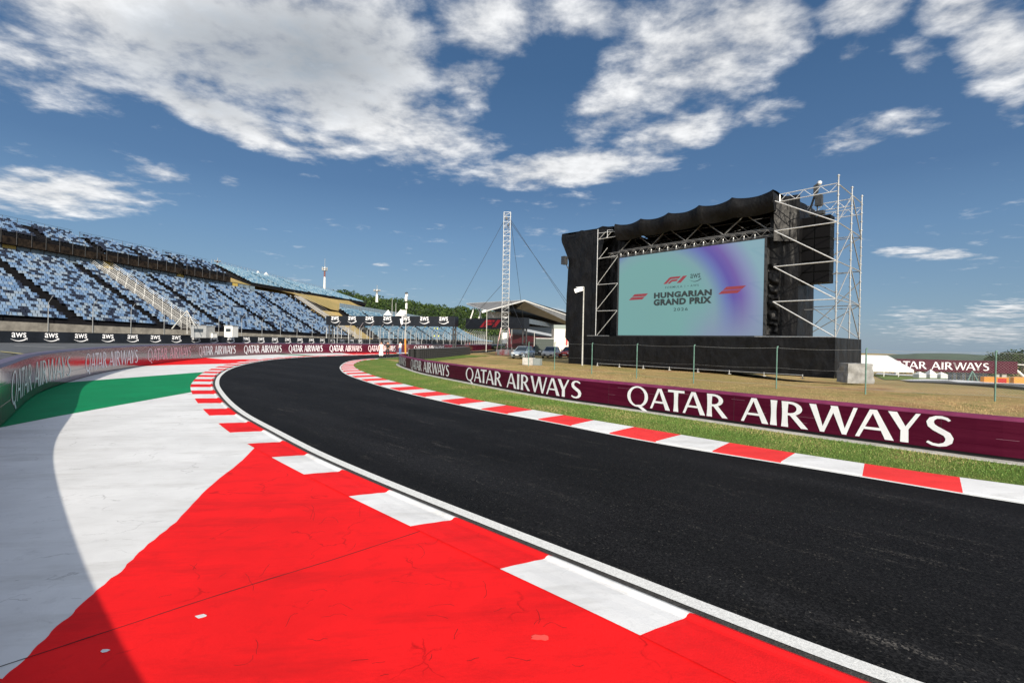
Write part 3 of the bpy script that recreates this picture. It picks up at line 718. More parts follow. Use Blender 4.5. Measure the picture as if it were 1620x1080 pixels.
# ------------------------------------------------------------------ Blender text -> mesh
def text_mesh(txt, size=1.0, offset=0.0, sx=1.0, spacing=1.0):
    cu = bpy.data.curves.new('t', 'FONT'); cu.body = txt; cu.size = size; cu.offset = offset; cu.space_character = spacing; cu.resolution_u = 3
    ob = bpy.data.objects.new('t', cu); COL.objects.link(ob)
    dg = bpy.context.evaluated_depsgraph_get(); me = bpy.data.meshes.new_from_object(ob.evaluated_get(dg))
    v = [(q.co.x*sx, q.co.y) for q in me.vertices]; f = [tuple(p.vertices) for p in me.polygons]
    bpy.data.objects.remove(ob); bpy.data.curves.remove(cu); bpy.data.meshes.remove(me)
    xs = [q[0] for q in v]; ys = [q[1] for q in v]
    return [((x-min(xs)), (y-min(ys))) for x, y in v], f, max(xs)-min(xs), max(ys)-min(ys)
TXC = {}
def put_text(mb, txt, fn, x0, y0, w, h, offset=0.0, spacing=1.0, off=0.01):
    key = (txt, offset, spacing)
    if key not in TXC: TXC[key] = text_mesh(txt, 1.0, offset, 1.0, spacing)
    v, f, W, Hh = TXC[key]; i = len(mb.v)
    mb.v += [tuple(fn(x0+a/W*w, y0+b/Hh*h, off)) for a, b in v]
    for q in f: mb.f.append(tuple(i+k for k in q)); mb.m.append(0)
def aws_logo(mb, fn, cx, cy, w, off=0.01, bold=.02):
    """three lower-case letters over a smile arrow, total width w"""
    put_text(mb, 'aws', fn, cx-w*.44, cy-w*.02, w*.88, w*.38, bold, 1.0, off)
    n = 14; rows = [[], []]
    for k in range(n+1):
        t = k/n; x = cx-w*.5+w*.92*t; y = cy-w*.13-w*.17*math.sin(math.pi*(t*.92+.02)); th = w*.028*(.35+1.3*t)
        rows[0].append(fn(x, y+th, off)); rows[1].append(fn(x, y-th, off))
    mb.grid(rows)
    mb.poly([fn(cx+w*.34, cy-w*.085, off+.0006), fn(cx+w*.52, cy-w*.055, off+.0006), fn(cx+w*.50, cy-w*.25, off+.0006), fn(cx+w*.455, cy-w*.13, off+.0006)])

# ------------------------------------------------------------------ grandstand side, laid out along one line
SD = Vector((.241, .9706, 0)); SN = Vector((-.9706, .241, 0)); S0 = Vector((-60.4, 57, 0))
def sp(t, d, z): p = S0+SD*t+SN*d; return Vector((p.x, p.y, z))
WY0 = 46.7; WD = Vector((.393, 1, 0)).normalized(); W0 = Vector((-1.0588*WY0, WY0, 0))
def pit_ground():
    mb = MB(); rows = []
    n = 60
    for k in range(n+1):
        s = 6+(C_LBAR.L-6.5)*k/n; b = C_LBAR.at(s, .34); b2 = C_LBAR.at(s, 2.4); b3 = C_LBAR.at(s, 4.5)
        t = -60+ (250)*k/n; w = W0+WD*t; far = sp(-60+260*k/n, 1.0, .9)
        rows.append([(b.x, b.y, -.01), (b2.x, b2.y, .5), (b3.x, b3.y, .86), ((b3.x+w.x)/2, (b3.y+w.y)/2, .88), (w.x, w.y, .90), (far.x, far.y, .9)])
    mb.grid(rows); struct('pit_straight', mb, M_OLDASP, label='grey asphalt of the straight behind the left barrier')
    mb = MB()
    for (pa, pb, c) in (((22, 547), (103, 550), 0), ((0, 556), (36, 560), 1)):
        a = G(*pa, z=.9); b = G(*pb, z=.9); n = (b-a).normalized(); n = Vector((-n.y, n.x, 0))*.08
        a.z = b.z = .915; mb.quad(a-n, b-n, b+n, a+n, c)
    struct('pit_lane_line', mb, [M_LINE, mat('yellow_line_paint', (.5, .42, .12), .7)], label='painted lines on the straight')
pit_ground()
def aws_wall():
    root = thing('advertising_wall', W0+WD*30+Vector((0, 0, .9)), 'long low black advertising wall with repeated white logos in front of the blue grandstand', 'advertising wall')
    mb = MB(); L_ = 150; zt, zb = 2.06, .86
    nrm = Vector((WD.y, -WD.x, 0))
    def fn(t, z, off): p = W0+WD*t+nrm*off; return Vector((p.x, p.y, z-.0012*t))
    a = [fn(t, zb, 0) for t in (-45, 105)]; 
    mb.box8([fn(-45, zb, .0), fn(105, zb, 0), fn(105, zb, -.25), fn(-45, zb, -.25), fn(-45, zt, 0), fn(105, zt, 0), fn(105, zt, -.25), fn(-45, zt, -.25)])
    build('wall_panel', mb, M_BLKV, root)
    # the surveyed first two logos fix the pitch
    def t_of(x):
        rx, _ = px_dir(x, 531); return (W0.x-rx*W0.y)/(rx*WD.y-WD.x)
    t0, t1 = t_of(30), t_of(338.5); pitch = (t1-t0)/8
    for k in range(0, 21):
        mb = MB(); aws_logo(mb, fn, t0+k*pitch, 1.47, 1.25, .012, .004); build('logo', mb, M_LET, root)
    print('aws pitch', pitch)
aws_wall()

BASE_SEAT = None
def seat_unit(w=.43):
    """one seat: local x along the row, y back, z up"""
    v = []; f = []
    def bx(x0, x1, y0, y1, z0, z1, lean=0):
        i = len(v)
        for z in (z0, z1):
            for (x, y) in ((x0, y0), (x1, y0), (x1, y1), (x0, y1)): v.append((x, y+(lean if z == z1 else 0), z))
        for q in ((4, 5, 6, 7), (0, 1, 5, 4), (1, 2, 6, 5), (2, 3, 7, 6), (3, 0, 4, 7)): f.append(tuple(i+k for k in q))
    bx(-w/2, w/2, .02, .40, .30, .35); bx(-w/2, w/2, .40, .44, .32, .70, .07)
    return np.array(v), f
SV, SF = seat_unit()
SEAT_ME = {}
def grandstand(name, label, t0, t1, d0, d1, z_front, z_back, rows, aisles, mats, probs, n_single=100, pitch=.52, aisle_w=1.7, riser=None, seatw=.43, skip=None, sidewall=True):
    root = thing(name, sp((t0+t1)/2, d0, min(z_front((t0+t1)/2), 99)-.0), label, 'grandstand')
    base = wloc(root); mb = MB(); dd = (d1-d0)/rows; T = np.arange(t0, t1+.01, (t1-t0)/24)
    prof = []
    for r in range(rows):
        prof += [(d0+r*dd, r/rows), (d0+r*dd+.001, (r+1)/rows), (d0+(r+1)*dd, (r+1)/rows)]
    def zz(t, f): return z_front(t)+(z_back(t)-z_front(t))*f
    mb.grid([[tuple(sp(t, d, zz(t, f)-.02)) for t in T] for (d, f) in [(d0, -0.02)]+prof])
    bot = -1.5
    if sidewall:
        for t in (t0, t1):
            mb.poly([sp(t, d0, z_front(t)-3.0 if name != 'upper_tier' else z_front(t)-.6), sp(t, d1, zz(t, 1)-2.5), sp(t, d1, zz(t, 1)), sp(t, d0, zz(t, 0))])
    mb.poly([sp(t0, d1, zz(t0, 1)-2), sp(t1, d1, zz(t1, 1)-2), sp(t1, d1, zz(t1, 1)), sp(t0, d1, zz(t0, 1))])
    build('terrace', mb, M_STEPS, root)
    seats = []
    for r in range(rows):
        d = d0+r*dd+.12; t = t0+.3+(.26 if r % 2 else 0)
        while t < t1-.3:
            if not any(abs(t-(a)) < aisle_w/2 for a in aisles) and not (skip and skip(t, r/rows)):
                z = zz(t, (r+1)/rows); p = sp(t, d, z); seats.append((p, t, r))
            t += pitch
    px = [(project(p.x, p.y, p.z)[0], p) for p, _, _ in seats]
    order = sorted(range(len(seats)), key=lambda i: (not (0 < px[i][0] < 1620), seats[i][0].length))
    single = set(order[:n_single]); V = []; Fc = []; Mi = []
    Rm = np.array([[SD.x, SN.x, 0], [SD.y, SN.y, 0], [0, 0, 1]])
    loc = (SV @ Rm.T); cum = np.cumsum(probs)
    for i, (p, t, r) in enumerate(seats):
        # navy seats come in drifts, as worn-in lettering on the stand
        nv = noise.noise(Vector((t*.35, r*.5, 2.0+d0)))*.16+random.random()
        k = int(np.searchsorted(cum, min(max(nv*.999, 0), .9999)*cum[-1])); k = min(k, len(mats)-1)
        if i in single:
            key = (name, k)
            if key not in SEAT_ME:
                me = bpy.data.meshes.new('seat'); me.from_pydata(loc.tolist(), [], SF); me.materials.append(mats[k]); SEAT_ME[key] = me
            o = bpy.data.objects.new('seat', SEAT_ME[key]); COL.objects.link(o); o.parent = root; o.location = p-base
        else:
            b = len(V)*len(SV) if False else len(V)
            V.extend((loc+np.array(p)).tolist()); Fc.extend([tuple(b+q for q in f) for f in SF]); Mi.extend([k]*len(SF))
    m2 = MB(); m2.v = V; m2.f = Fc; m2.m = Mi
    if V: o = build('seats', m2, mats, root); o['kind'] = 'stuff'
    print(name, 'seats', len(seats)); return root
zf1 = lambda t: 3.27-.0146*t; zb1 = lambda t: 3.27-.0146*t+10.8
AIS = [-3.9, 8.2, 20.3, 33.0, 46.8, 60.3, 73.5]
g1 = grandstand('grandstand', 'near lower grandstand of mixed pale blue and navy seats with dark diagonal aisles', -9, 75, 0, 20, zf1, zb1, 25, AIS, M_SEATS, [.36, .20, .16, .30], skip=lambda t, f: abs(t-25.3) < 1.9)
# concrete front wall of the stand, wind panels at the back, stairs with rails, catch-fence posts
def stand_extras():
    mb = MB(); T = [-12, 20, 50, 80, 90]
    mb.grid([[sp(t, o, z(t)) for t in T] for (o, z) in ((-.6, lambda t: .6), (-.6, lambda t: zf1(t)-.05), (0.02, lambda t: zf1(t)-.05))]); build('front_wall', mb, M_CONC, g1)
    mb = MB(); m2 = MB()
    t = -8.5; k = 0
    while t < 60:
        q = (k % 8 == 3); z0 = zb1(t)-.1; (m2 if q else mb).box8([sp(t+.04, 20.05, z0), sp(t+1.76, 20.05, z0), sp(t+1.76, 20.12, z0), sp(t+.04, 20.12, z0), sp(t+.04, 20.05, z0+1.5), sp(t+1.76, 20.05, z0+1.5), sp(t+1.76, 20.12, z0+1.5), sp(t+.04, 20.12, z0+1.5)])
        t += 1.8; k += 1
    build('wind_panel', mb, M_GLASSP, g1); build('yellow_panel', m2, M_YEL, g1)
    mb = MB()
    for k in range(39):
        t = -8.5+k*1.8; mb.box8([sp(t-.05, 20.0, zb1(t)), sp(t+.05, 20.0, zb1(t)), sp(t+.05, 20.15, zb1(t)), sp(t-.05, 20.15, zb1(t))]+[sp(t-.05, 20.0, zb1(t)+1.5), sp(t+.05, 20.0, zb1(t)+1.5), sp(t+.05, 20.15, zb1(t)+1.5), sp(t-.05, 20.15, zb1(t)+1.5)])
    build('panel_post', mb, M_DSTEEL, g1)
    st = thing('stairway', sp(25.3, 0, zf1(25)), 'pale metal stairway with stacked railings running down through the blue seats', 'stairway')
    mb = MB()
    for k in range(50):
        d = k*.4; f = d/20; z = zf1(25)+10.8*f+.25; mb.box8([sp(23.8, d, z), sp(26.8, d, z), sp(26.8, d+.38, z), sp(23.8, d+.38, z), sp(23.8, d, z+.06), sp(26.8, d, z+.06), sp(26.8, d+.38, z+.06), sp(23.8, d+.38, z+.06)])
    build('step', mb, M_CONCL, st)
    mb = MB(); 
    for tt in (23.6, 25.3, 27.0):
        for hgt in (.45, .75, 1.05, 1.35): mb.tube(sp(tt, 0, zf1(25)+hgt), sp(tt, 20, zb1(25)+hgt), .024, 5)
        for k in range(0, 21, 2): z = zf1(25)+10.8*k/20; mb.tube(sp(tt, k, z), sp(tt, k, z+1.37), .025, 5)
    build('railing', mb, M_WPAINT, st)
    for k in range(17):
        t = -6+k*5.2; z = zf1(t)-.05; mb = MB(); mb.tube(sp(t, -.7, z-1.9), sp(t, -.7, z+2.6), .045, 6); mb.tube(sp(t, -.7, z+2.6), sp(t, -1.5, z+3.5), .04, 6)
        o = build('fence_post', mb, M_STEEL, None, sp(t, -.7, z-1.9)); tag(o, 'slim grey catch fence post standing along the concrete front of the lower grandstand', 'fence post', 'catch fence posts before the lower grandstand')
stand_extras()
# upper tier
zf2 = lambda t: 16.6-.0146*t; zb2 = lambda t: 16.6-.0146*t+3.1
root_u = None
secs = [(-9, 7.6, 'left-cut nearest'), (8.6, 24.2, 'second'), (25.4, 40.2, 'third'), (41.4, 52.6, 'last and farthest')]
for i, (a, b, w) in enumerate(secs):
    u = grandstand('upper_tier', 'section of the dark blue upper seating tier above the lower grandstand, %s from the left' % ('first' if i == 0 else w if i < 3 else 'last'), a, b, 19.2, 25.2, zf2, zb2, 8, [(a+b)/2], M_SEATS, [.26, .30, .04, .60], n_single=40, pitch=.52)
    u['category'] = 'grandstand'; u['group'] = 'upper seating tiers'
    mb = MB()
    # dark fascia and soffit beams carrying the tier, open towards the seats below
    mb.box8([sp(a-.3, 18.9, zf2(a)-1.3), sp(b+.3, 18.9, zf2(b)-1.3), sp(b+.3, 25.4, zf2(b)-1.1), sp(a-.3, 25.4, zf2(a)-1.1), sp(a-.3, 18.9, zf2(a)-.12), sp(b+.3, 18.9, zf2(b)-.12), sp(b+.3, 25.4, zf2(b)-.12), sp(a-.3, 25.4, zf2(a)-.12)])
    build('beam', mb, M_BEAM, u)
    mb = MB()
    for t in np.arange(a, b, 1.9):
        mb.tube(sp(t, 18.8, zf2(t)-1.2), sp(t, 18.8, zf2(t)+.9), .035, 5); mb.tube(sp(t, 25.3, zb2(t)-1), sp(t, 25.3, zb2(t)+1.0), .035, 5)
    for hh in (.35, .62, .9): mb.tube(sp(a, 18.8, zf2(a)+hh), sp(b, 18.8, zf2(b)+hh), .02, 5)
    for hh in (.5, 1.0): mb.tube(sp(a, 25.3, zb2(a)+hh), sp(b, 25.3, zb2(b)+hh), .02, 5)
    mb.tube(sp(a-.2, 19.2, zf2(a)+.9), sp(a-.2, 25.2, zb2(a)+.9), .03, 5)
    build('railing', mb, M_DSTEEL, u)
    mb = MB()
    for t in np.arange(a+1, b, 4.5): mb.tube(sp(t, 21.5, 10), sp(t, 21.5, zf2(t)-1), .18, 8)
    build('column', mb, M_STEPS, u)
# far stands
g3 = grandstand('grandstand', 'pale teal hillside grandstand high above the dry grass bank', 72, 130, 30, 44, lambda t: 16.4-.012*(t-72)*.5, lambda t: 22.4-.038*(t-72), 18, [84, 97, 110, 121], M_SEATT, [.45, .45, .1], n_single=0, pitch=.6)
g4 = grandstand('grandstand', 'teal lower grandstand seen through the catch fence beyond the black gantry', 90, 212, .5, 15, lambda t: 1.6+.0*t, lambda t: 10.9-.010*(t-90)-max(0, t-185)*.25, 18, [102, 116, 130, 144, 158, 172, 186, 200], M_SEATT, [.5, .35, .15], n_single=0, pitch=.6)
def far_extras():
    mb = MB()
    for t in np.arange(72, 130, 1.2):
        z = 22.4-.038*(t-72); mb.tube(sp(t, 44.2, z), sp(t, 44.2, z+1.3), .03, 4)
    z = lambda t: 22.4-.038*(t-72)
    for hh in (.45, .85, 1.3): mb.tube(sp(72, 44.2, z(72)+hh), sp(130, 44.2, z(130)+hh), .025, 4)
    build('railing', mb, M_STEEL, g3)
    mb = MB(); mb.box8([sp(71.5, 29.6, 15.6), sp(130, 29.6, 15.2), sp(130, 30.0, 15.2), sp(71.5, 30, 15.6), sp(71.5, 29.6, 16.5), sp(130, 29.6, 16.1), sp(130, 30, 16.1), sp(71.5, 30, 16.5)]); build('front_wall', mb, M_STEPS, g3)
    mb = MB()
    for t in np.arange(91, 150, 2.0):
        z0 = 10.9-.010*(t-90); mb.box8([sp(t+.05, 15.3, z0), sp(t+1.9, 15.3, z0), sp(t+1.9, 15.4, z0), sp(t+.05, 15.4, z0), sp(t+.05, 15.3, z0+2.0), sp(t+1.9, 15.3, z0+2.0), sp(t+1.9, 15.4, z0+2.0), sp(t+.05, 15.4, z0+2.0)])
    build('wind_panel', mb, M_GLASSP, g4)
    mb = MB(); mb.box8([sp(88, -.4, .5), sp(205, -.4, .5), sp(205, .4, .5), sp(88, .4, .5), sp(88, -.4, 1.7), sp(205, -.4, 1.7), sp(205, .4, 1.7), sp(88, .4, 1.7)]); build('front_wall', mb, M_CONC, g4)
    # dry grass bank rising behind the lower stands
    mb = MB(); rows = []
    for t in np.arange(40, 231, 6):
        r = []
        f = min(max((t-75)/15, 0), 1); zl = (14.2-.0146*t+1.5)*(1-f)+10.2*f-(max(0, t-150)*.06)
        dl = 20.6*(1-f)+15.6*f; g = min(max((t-118)/22, 0), 1); zt = 15.8*(1-g)+(12-.02*(t-140))*g
        for j, u_ in enumerate((0, .25, .5, .75, 1)):
            d = dl+(29.5-dl)*u_; r.append(sp(t, d, zl+(zt-zl)*u_+noise.noise(Vector((t*.2, d*.2, 0)))*.5*(u_ > 0)))
        r.append(sp(t, 46, zt+(5.6 if t < 128 else 0)*(0 if t < 66 else .95)-1.5*g)); r.append(sp(t, 80, zt-2)); rows.append(r)
    mb.grid(rows); struct('grass_bank', mb, M_BANK, smooth=True, label='dry yellow grass bank between the stands')
    mb = MB(); mb.grid([[sp(t, d, z) for (d, z) in ((.0, .9), (4, 2.4), (9, 5.6), (15, 10))] for t in (74.6, 80, 86, 91)]); struct('earth_slope', mb, M_BANK, label='bare earth slope between two lower stands')
    st = thing('stairway', sp(78, 0, 1), 'pale concrete stairway descending beside the end of the near lower grandstand', 'stairway'); mb = MB()
    for k in range(40):
        d = k*.5; z = zf1(77)+11.5*d/20+.1; mb.box8([sp(76.2, d, z), sp(79, d, z), sp(79, d+.48, z), sp(76.2, d+.48, z), sp(76.2, d, z+.2), sp(79, d, z+.2), sp(79, d+.48, z+.2), sp(76.2, d+.48, z+.2)])
    build('step', mb, M_CONCL, st); mb = MB()
    for tt in (76.1, 79.1):
        for hgt in (.6, 1.2): mb.tube(sp(tt, 0, zf1(77)+hgt), sp(tt, 20, zf1(77)+11.5+hgt), .03, 5)
    build('railing', mb, M_STEEL, st)
far_extras()
# small cabins, boxes and the frame in front of the lower grandstand
def cabin(x, y, Y, w, h, d, m, label, mroof=None, window=True):
    c = P(x, y, Y); o = thing('cabin', c, label, 'cabin'); mb = MB(); mb.box(c+Vector((0, d/2, h/2)), (w, d, h)); build('cabin_wall', mb, m, o)
    mb = MB(); mb.box(c+Vector((0, d/2, h+.06)), (w+.16, d+.16, .1)); build('roof', mb, mroof or M_STEEL, o)
    if window: mb = MB(); mb.box(c+Vector((0, -.012, h*.62)), (w*.6, .02, h*.3)); build('window', mb, M_GLASS, o)
cabin(361, 533, 66, 1.1, 1.5, 1.4, M_WPAINT, 'tall white cabinet in front of the lower grandstand, right of the grey cabin')
cabin(331, 534, 64, .9, .6, 1.0, M_WPAINT, 'small white box between the grey cabin and the tall cabinet', window=False)
cabin(314, 534, 63, 2.0, 1.5, 1.8, M_STEEL, 'grey metal timing cabin below the stairway of the grandstand')
cabin(612, 548, 88, 1.3, 1.1, 1.2, M_WPAINT, 'small white cabin behind the catch fence near the two standing people')
cabin(654, 549, 86, 1.9, 1.0, 1.2, M_WPAINT, 'low white cabin behind the catch fence beside the orange post')
def aframe():
    o = thing('support_frame', P(290, 528, 60), 'white triangular support frame in front of the grandstand stairway', 'frame'); mb = MB()
    mb.tube(P(272, 520, 60), P(296, 491, 60), .07, 6); mb.tube(P(296, 491, 60), P(308, 515, 60), .05, 6); mb.tube(P(296, 491, 60), P(296, 528, 60), .05, 6); build('brace', mb, M_POLE, o)
aframe()

# ------------------------------------------------------------------ gantries
def gantry(label, TL, TR, BL, BR, YL, YR, legs, logos=None, f1=None):
    a, b = P(*TL, YL), P(*TR, YR); a2, b2 = P(*BL, YL), P(*BR, YR); ax = (b-a); ax.z = 0; L_ = ax.length; ax.normalize(); n = Vector((ax.y, -ax.x, 0))
    zt = (a.z+b.z)/2; zb = (a2.z+b2.z)/2; org = Vector((a.x, a.y, 0))
    o = thing('gantry', org+ax*L_/2+Vector((0, 0, .9)), label, 'gantry')
    def fn(s, z, off): return org+ax*s+n*off+Vector((0, 0, z))
    mb = MB(); mb.box8([fn(0, zb, 0), fn(L_, zb, 0), fn(L_, zb, -1.4), fn(0, zb, -1.4), fn(0, zt, 0), fn(L_, zt, 0), fn(L_, zt, -1.4), fn(0, zt, -1.4)]); build('board', mb, M_BLKV, o)
    for s, z0 in legs:
        for dq in (-.25, -1.2):
            mb = MB(); mb.tube(fn(s*L_, z0, dq), fn(s*L_, zb+.1, dq), .13, 8)
            for k in range(4): mb.tube(fn(s*L_, z0+(zb-z0)*k/4, dq), fn(s*L_, z0+(zb-z0)*(k+1)/4, -1.45-dq), .05, 5)
            build('leg', mb, M_DSTEEL, o)
    return o, fn, L_, zt, zb
o, fn, L_, zt, zb = gantry('long black gantry board with seven white logos spanning the straight', (516, 499), (720, 501), (516, 513.5), (720, 517.2), 84, 77, [(0.02, .8), (.985, .8)])
for k in range(7):
    mb = MB(); aws_logo(mb, fn, L_*(.075+k*.1405), (zt+zb)/2+.12, 1.7, .012, .008); build('logo', mb, M_LET, o)
mb = MB(); c = fn(L_*.612, (zt+zb)/2, .014)
mb.poly([c+Vector((0, 0, 0))+Vector((math.cos(a)*.42*(.7+.5*random.random()), -.02, math.sin(a)*.55*(.7+.5*random.random()))) for a in np.linspace(0, 6.28, 11)[:-1]])
build('patch', mb, M_LET, o)
o, fn, L_, zt, zb = gantry('black gantry board with red slanted emblem in front of the pit building', (737, 502.5), (829, 504), (737, 519), (829, 521.5), 84, 76, [(.97, 0.0)])
def f1_polys(): return [[(0, 0), (.95, .88), (1.2, 1), (2.95, 1), (2.62, .68), (1.42, .68), (1.15, .58), (.55, 0)], [(.72, 0), (1.2, .46), (1.45, .58), (2.52, .58), (2.22, .29), (1.55, .29), (1.35, .2), (1.15, 0)], [(2.25, 0), (3.28, 1), (3.95, 1), (2.92, 0)]]
mb = MB(); M_F1 = mat('red_emblem', (0.22, 0.006, 0.012), .5)
lw = (zt-zb)*.68
for q in f1_polys(): mb.poly([fn(L_*.26+p[0]*lw, zb+(zt-zb)*.16+p[1]*lw, .012) for p in q])
build('logo', mb, M_F1, o)

# catch fence behind the outer barrier
def catch_fence():
    C = C_LBAR; s0 = s_at_px(C, 540, z=2, lo=30); s1 = C.L-1
    o = thing('catch_fence', C.at((s0+s1)/2, 1.2), 'tall grey catch fence behind the far burgundy barrier', 'fence')
    s = s0; k = 0; mbw = MB()
    while s < s1:
        mb = MB(); a = C.at(s, .9, .3); mb.tube(a, a+Vector((0, 0, 3.3)), .055, 6); b = C.at(s, .2, 4.3); mb.tube(a+Vector((0, 0, 3.3)), b, .045, 6); build('post', mb, M_STEEL, o)
        s += 1.9
    for z in (1.4, 1.8, 2.2, 2.6, 3.0, 3.4, 3.6):
        pts = [C.at(q, .9, z) for q in np.arange(s0, s1, 1.3)]
        for i in range(len(pts)-1): mbw.tube(pts[i], pts[i+1], .012, 3, cap=False)
    for q in np.arange(s0, s1, .35): a = C.at(q, .9, 1.2); mbw.tube(a, a+Vector((0, 0, 2.4)), .006, 3, cap=False)
    build('wire_mesh', mbw, M_STEEL, o)
    # second fence line along the far side of the straight
    o = thing('catch_fence', sp(110, -3, .9), 'distant grey catch fence in front of the teal grandstand', 'fence')
    for t in np.arange(60, 235, 3.0):
        mb = MB(); mb.tube(sp(t, -2, .8), sp(t, -2, 4.4), .06, 5); mb.tube(sp(t, -2, 4.4), sp(t, -2.9, 5.2), .05, 5); build('post', mb, M_STEEL, o)
    mb = MB()
    for z in (1.5, 2.2, 2.9, 3.6, 4.3): mb.tube(sp(60, -2, z), sp(235, -2, z), .02, 3)
    build('wire_mesh', mb, M_STEEL, o)
catch_fence()

# tyre barrier behind the left end of the inner barrier
def tyre_wall():
    a = G(650, 568.5); b = G(690, 565); c = G(736, 560); C = Curve([tuple(a[:2]), tuple(b[:2]), tuple(c[:2])], smooth=.3)
    o = thing('tyre_wall', C.at(C.L/2), 'grey wrapped tyre wall with pale vertical straps behind the end of the inner barrier', 'tyre wall')
    mb = MB(); m2 = MB(); s = 0.3
    while s < C.L-.3:
        for r in range(5):
            for dd in (0, .62):
                p = C.at(s, -dd, r*.215)
                mb.tube(p, p+Vector((0, 0, .09)), .28, 10, r2=.31); mb.tube(p+Vector((0, 0, .09)), p+Vector((0, 0, .20)), .31, 10, r2=.27)
        s += .62
    build('tyre', mb, M_TYRE, o)['kind'] = 'stuff'
    mb = MB(); ss = np.arange(0, C.L, .5); mb.grid([[C.at(q, .33, z) for q in ss] for z in (.06, 1.02)]); mb.grid([[C.at(q, oo, 1.09) for q in ss] for oo in (.33, -.9)])
    build('conveyor_belt', mb, mat('dark_grey_belt', (.13, .135, .135), .6, var=.3, vscale=2), o)
    for q in np.arange(.4, C.L, 1.9):
        mb = MB(); p = C.at(q, .36, .02); t = C.tan(q); mb.box(p+Vector((0, 0, .54)), (.16, .06, 1.08), ax=t, ay=Vector((-t.y, t.x, 0))); build('strap', mb, M_WPAINT, o)
tyre_wall()
def orange_post():
    c = G(641.5, 562.5); o = thing('camera_mast', c, 'slender camera mast with orange base and white boxes by the end of the inner barrier', 'mast')
    Y = c.y; mb = MB(); mb.tube(c, P(641, 536, Y), .10, 8); build('orange_base', mb, mat('orange_paint', (.75, .25, .02), .5), o)
    mb = MB(); mb.tube(P(641, 536, Y), P(643.5, 478, Y), .05, 8, r2=.035); build('pole', mb, M_POLE, o)
    mb = MB(); 
    for (x, y, w, h) in ((643, 484, .22, .7), (642.5, 473, .28, .5), (643.5, 467, .3, .35), (642, 494, .2, .5)): mb.box(P(x, y, Y), (w, .25, h))
    build('equipment_box', mb, M_WPAINT, o); mb = MB(); mb.box(P(638.5, 494, Y), (.42, .3, .55)); build('junction_box', mb, M_WPAINT, o)
    mb = MB(); mb.box(P(643, 464, Y), (.32, .3, .22)); mb.tube(P(643.5, 478, Y), P(643.8, 461, Y), .03, 5); build('camera', mb, M_DSTEEL, o)
orange_post()

# ------------------------------------------------------------------ stage
ST = Vector((.674, -.738, 0)).normalized(); SNN = Vector((-.738, -.674, 0)).normalized(); SP0 = Vector((9.72, 44.5, 0))
def stg(s, q, z): p = SP0+ST*s+SNN*q; return Vector((p.x, p.y, z))
def S(x, y, q=0.0):
    rx, rz = px_dir(x, y); d = Vector((rx, 1, 0)); Y = (q+SP0.dot(SNN))/d.dot(SNN); p = d*Y
    return (p-SP0).dot(ST), H+rz*Y
def SS(x, y, q=0.0): s, z = S(x, y, q); return stg(s, q, z)
def cloth(mb, fn, nu, nv, amp, fscale=(1.2, .5), seed=0, hem=0.0):
    """fn(u, v) -> (point, normal)"""
    rows = []
    for j in range(nv+1):
        r = []
        for i in range(nu+1):
            u, v = i/nu, j/nv; p, n, L1, L2 = fn(u, v)
            a = u*L1*fscale[0]; b = v*L2*fscale[1]
            w = noise.noise(Vector((a*1.0+seed, b*.7, seed)))*1.0+noise.noise(Vector((a*2.3, b*1.2+seed, 3.)))*.4
            r.append(p+n*(amp*w*1.1))
        rows.append(r)
    mb.grid(rows)
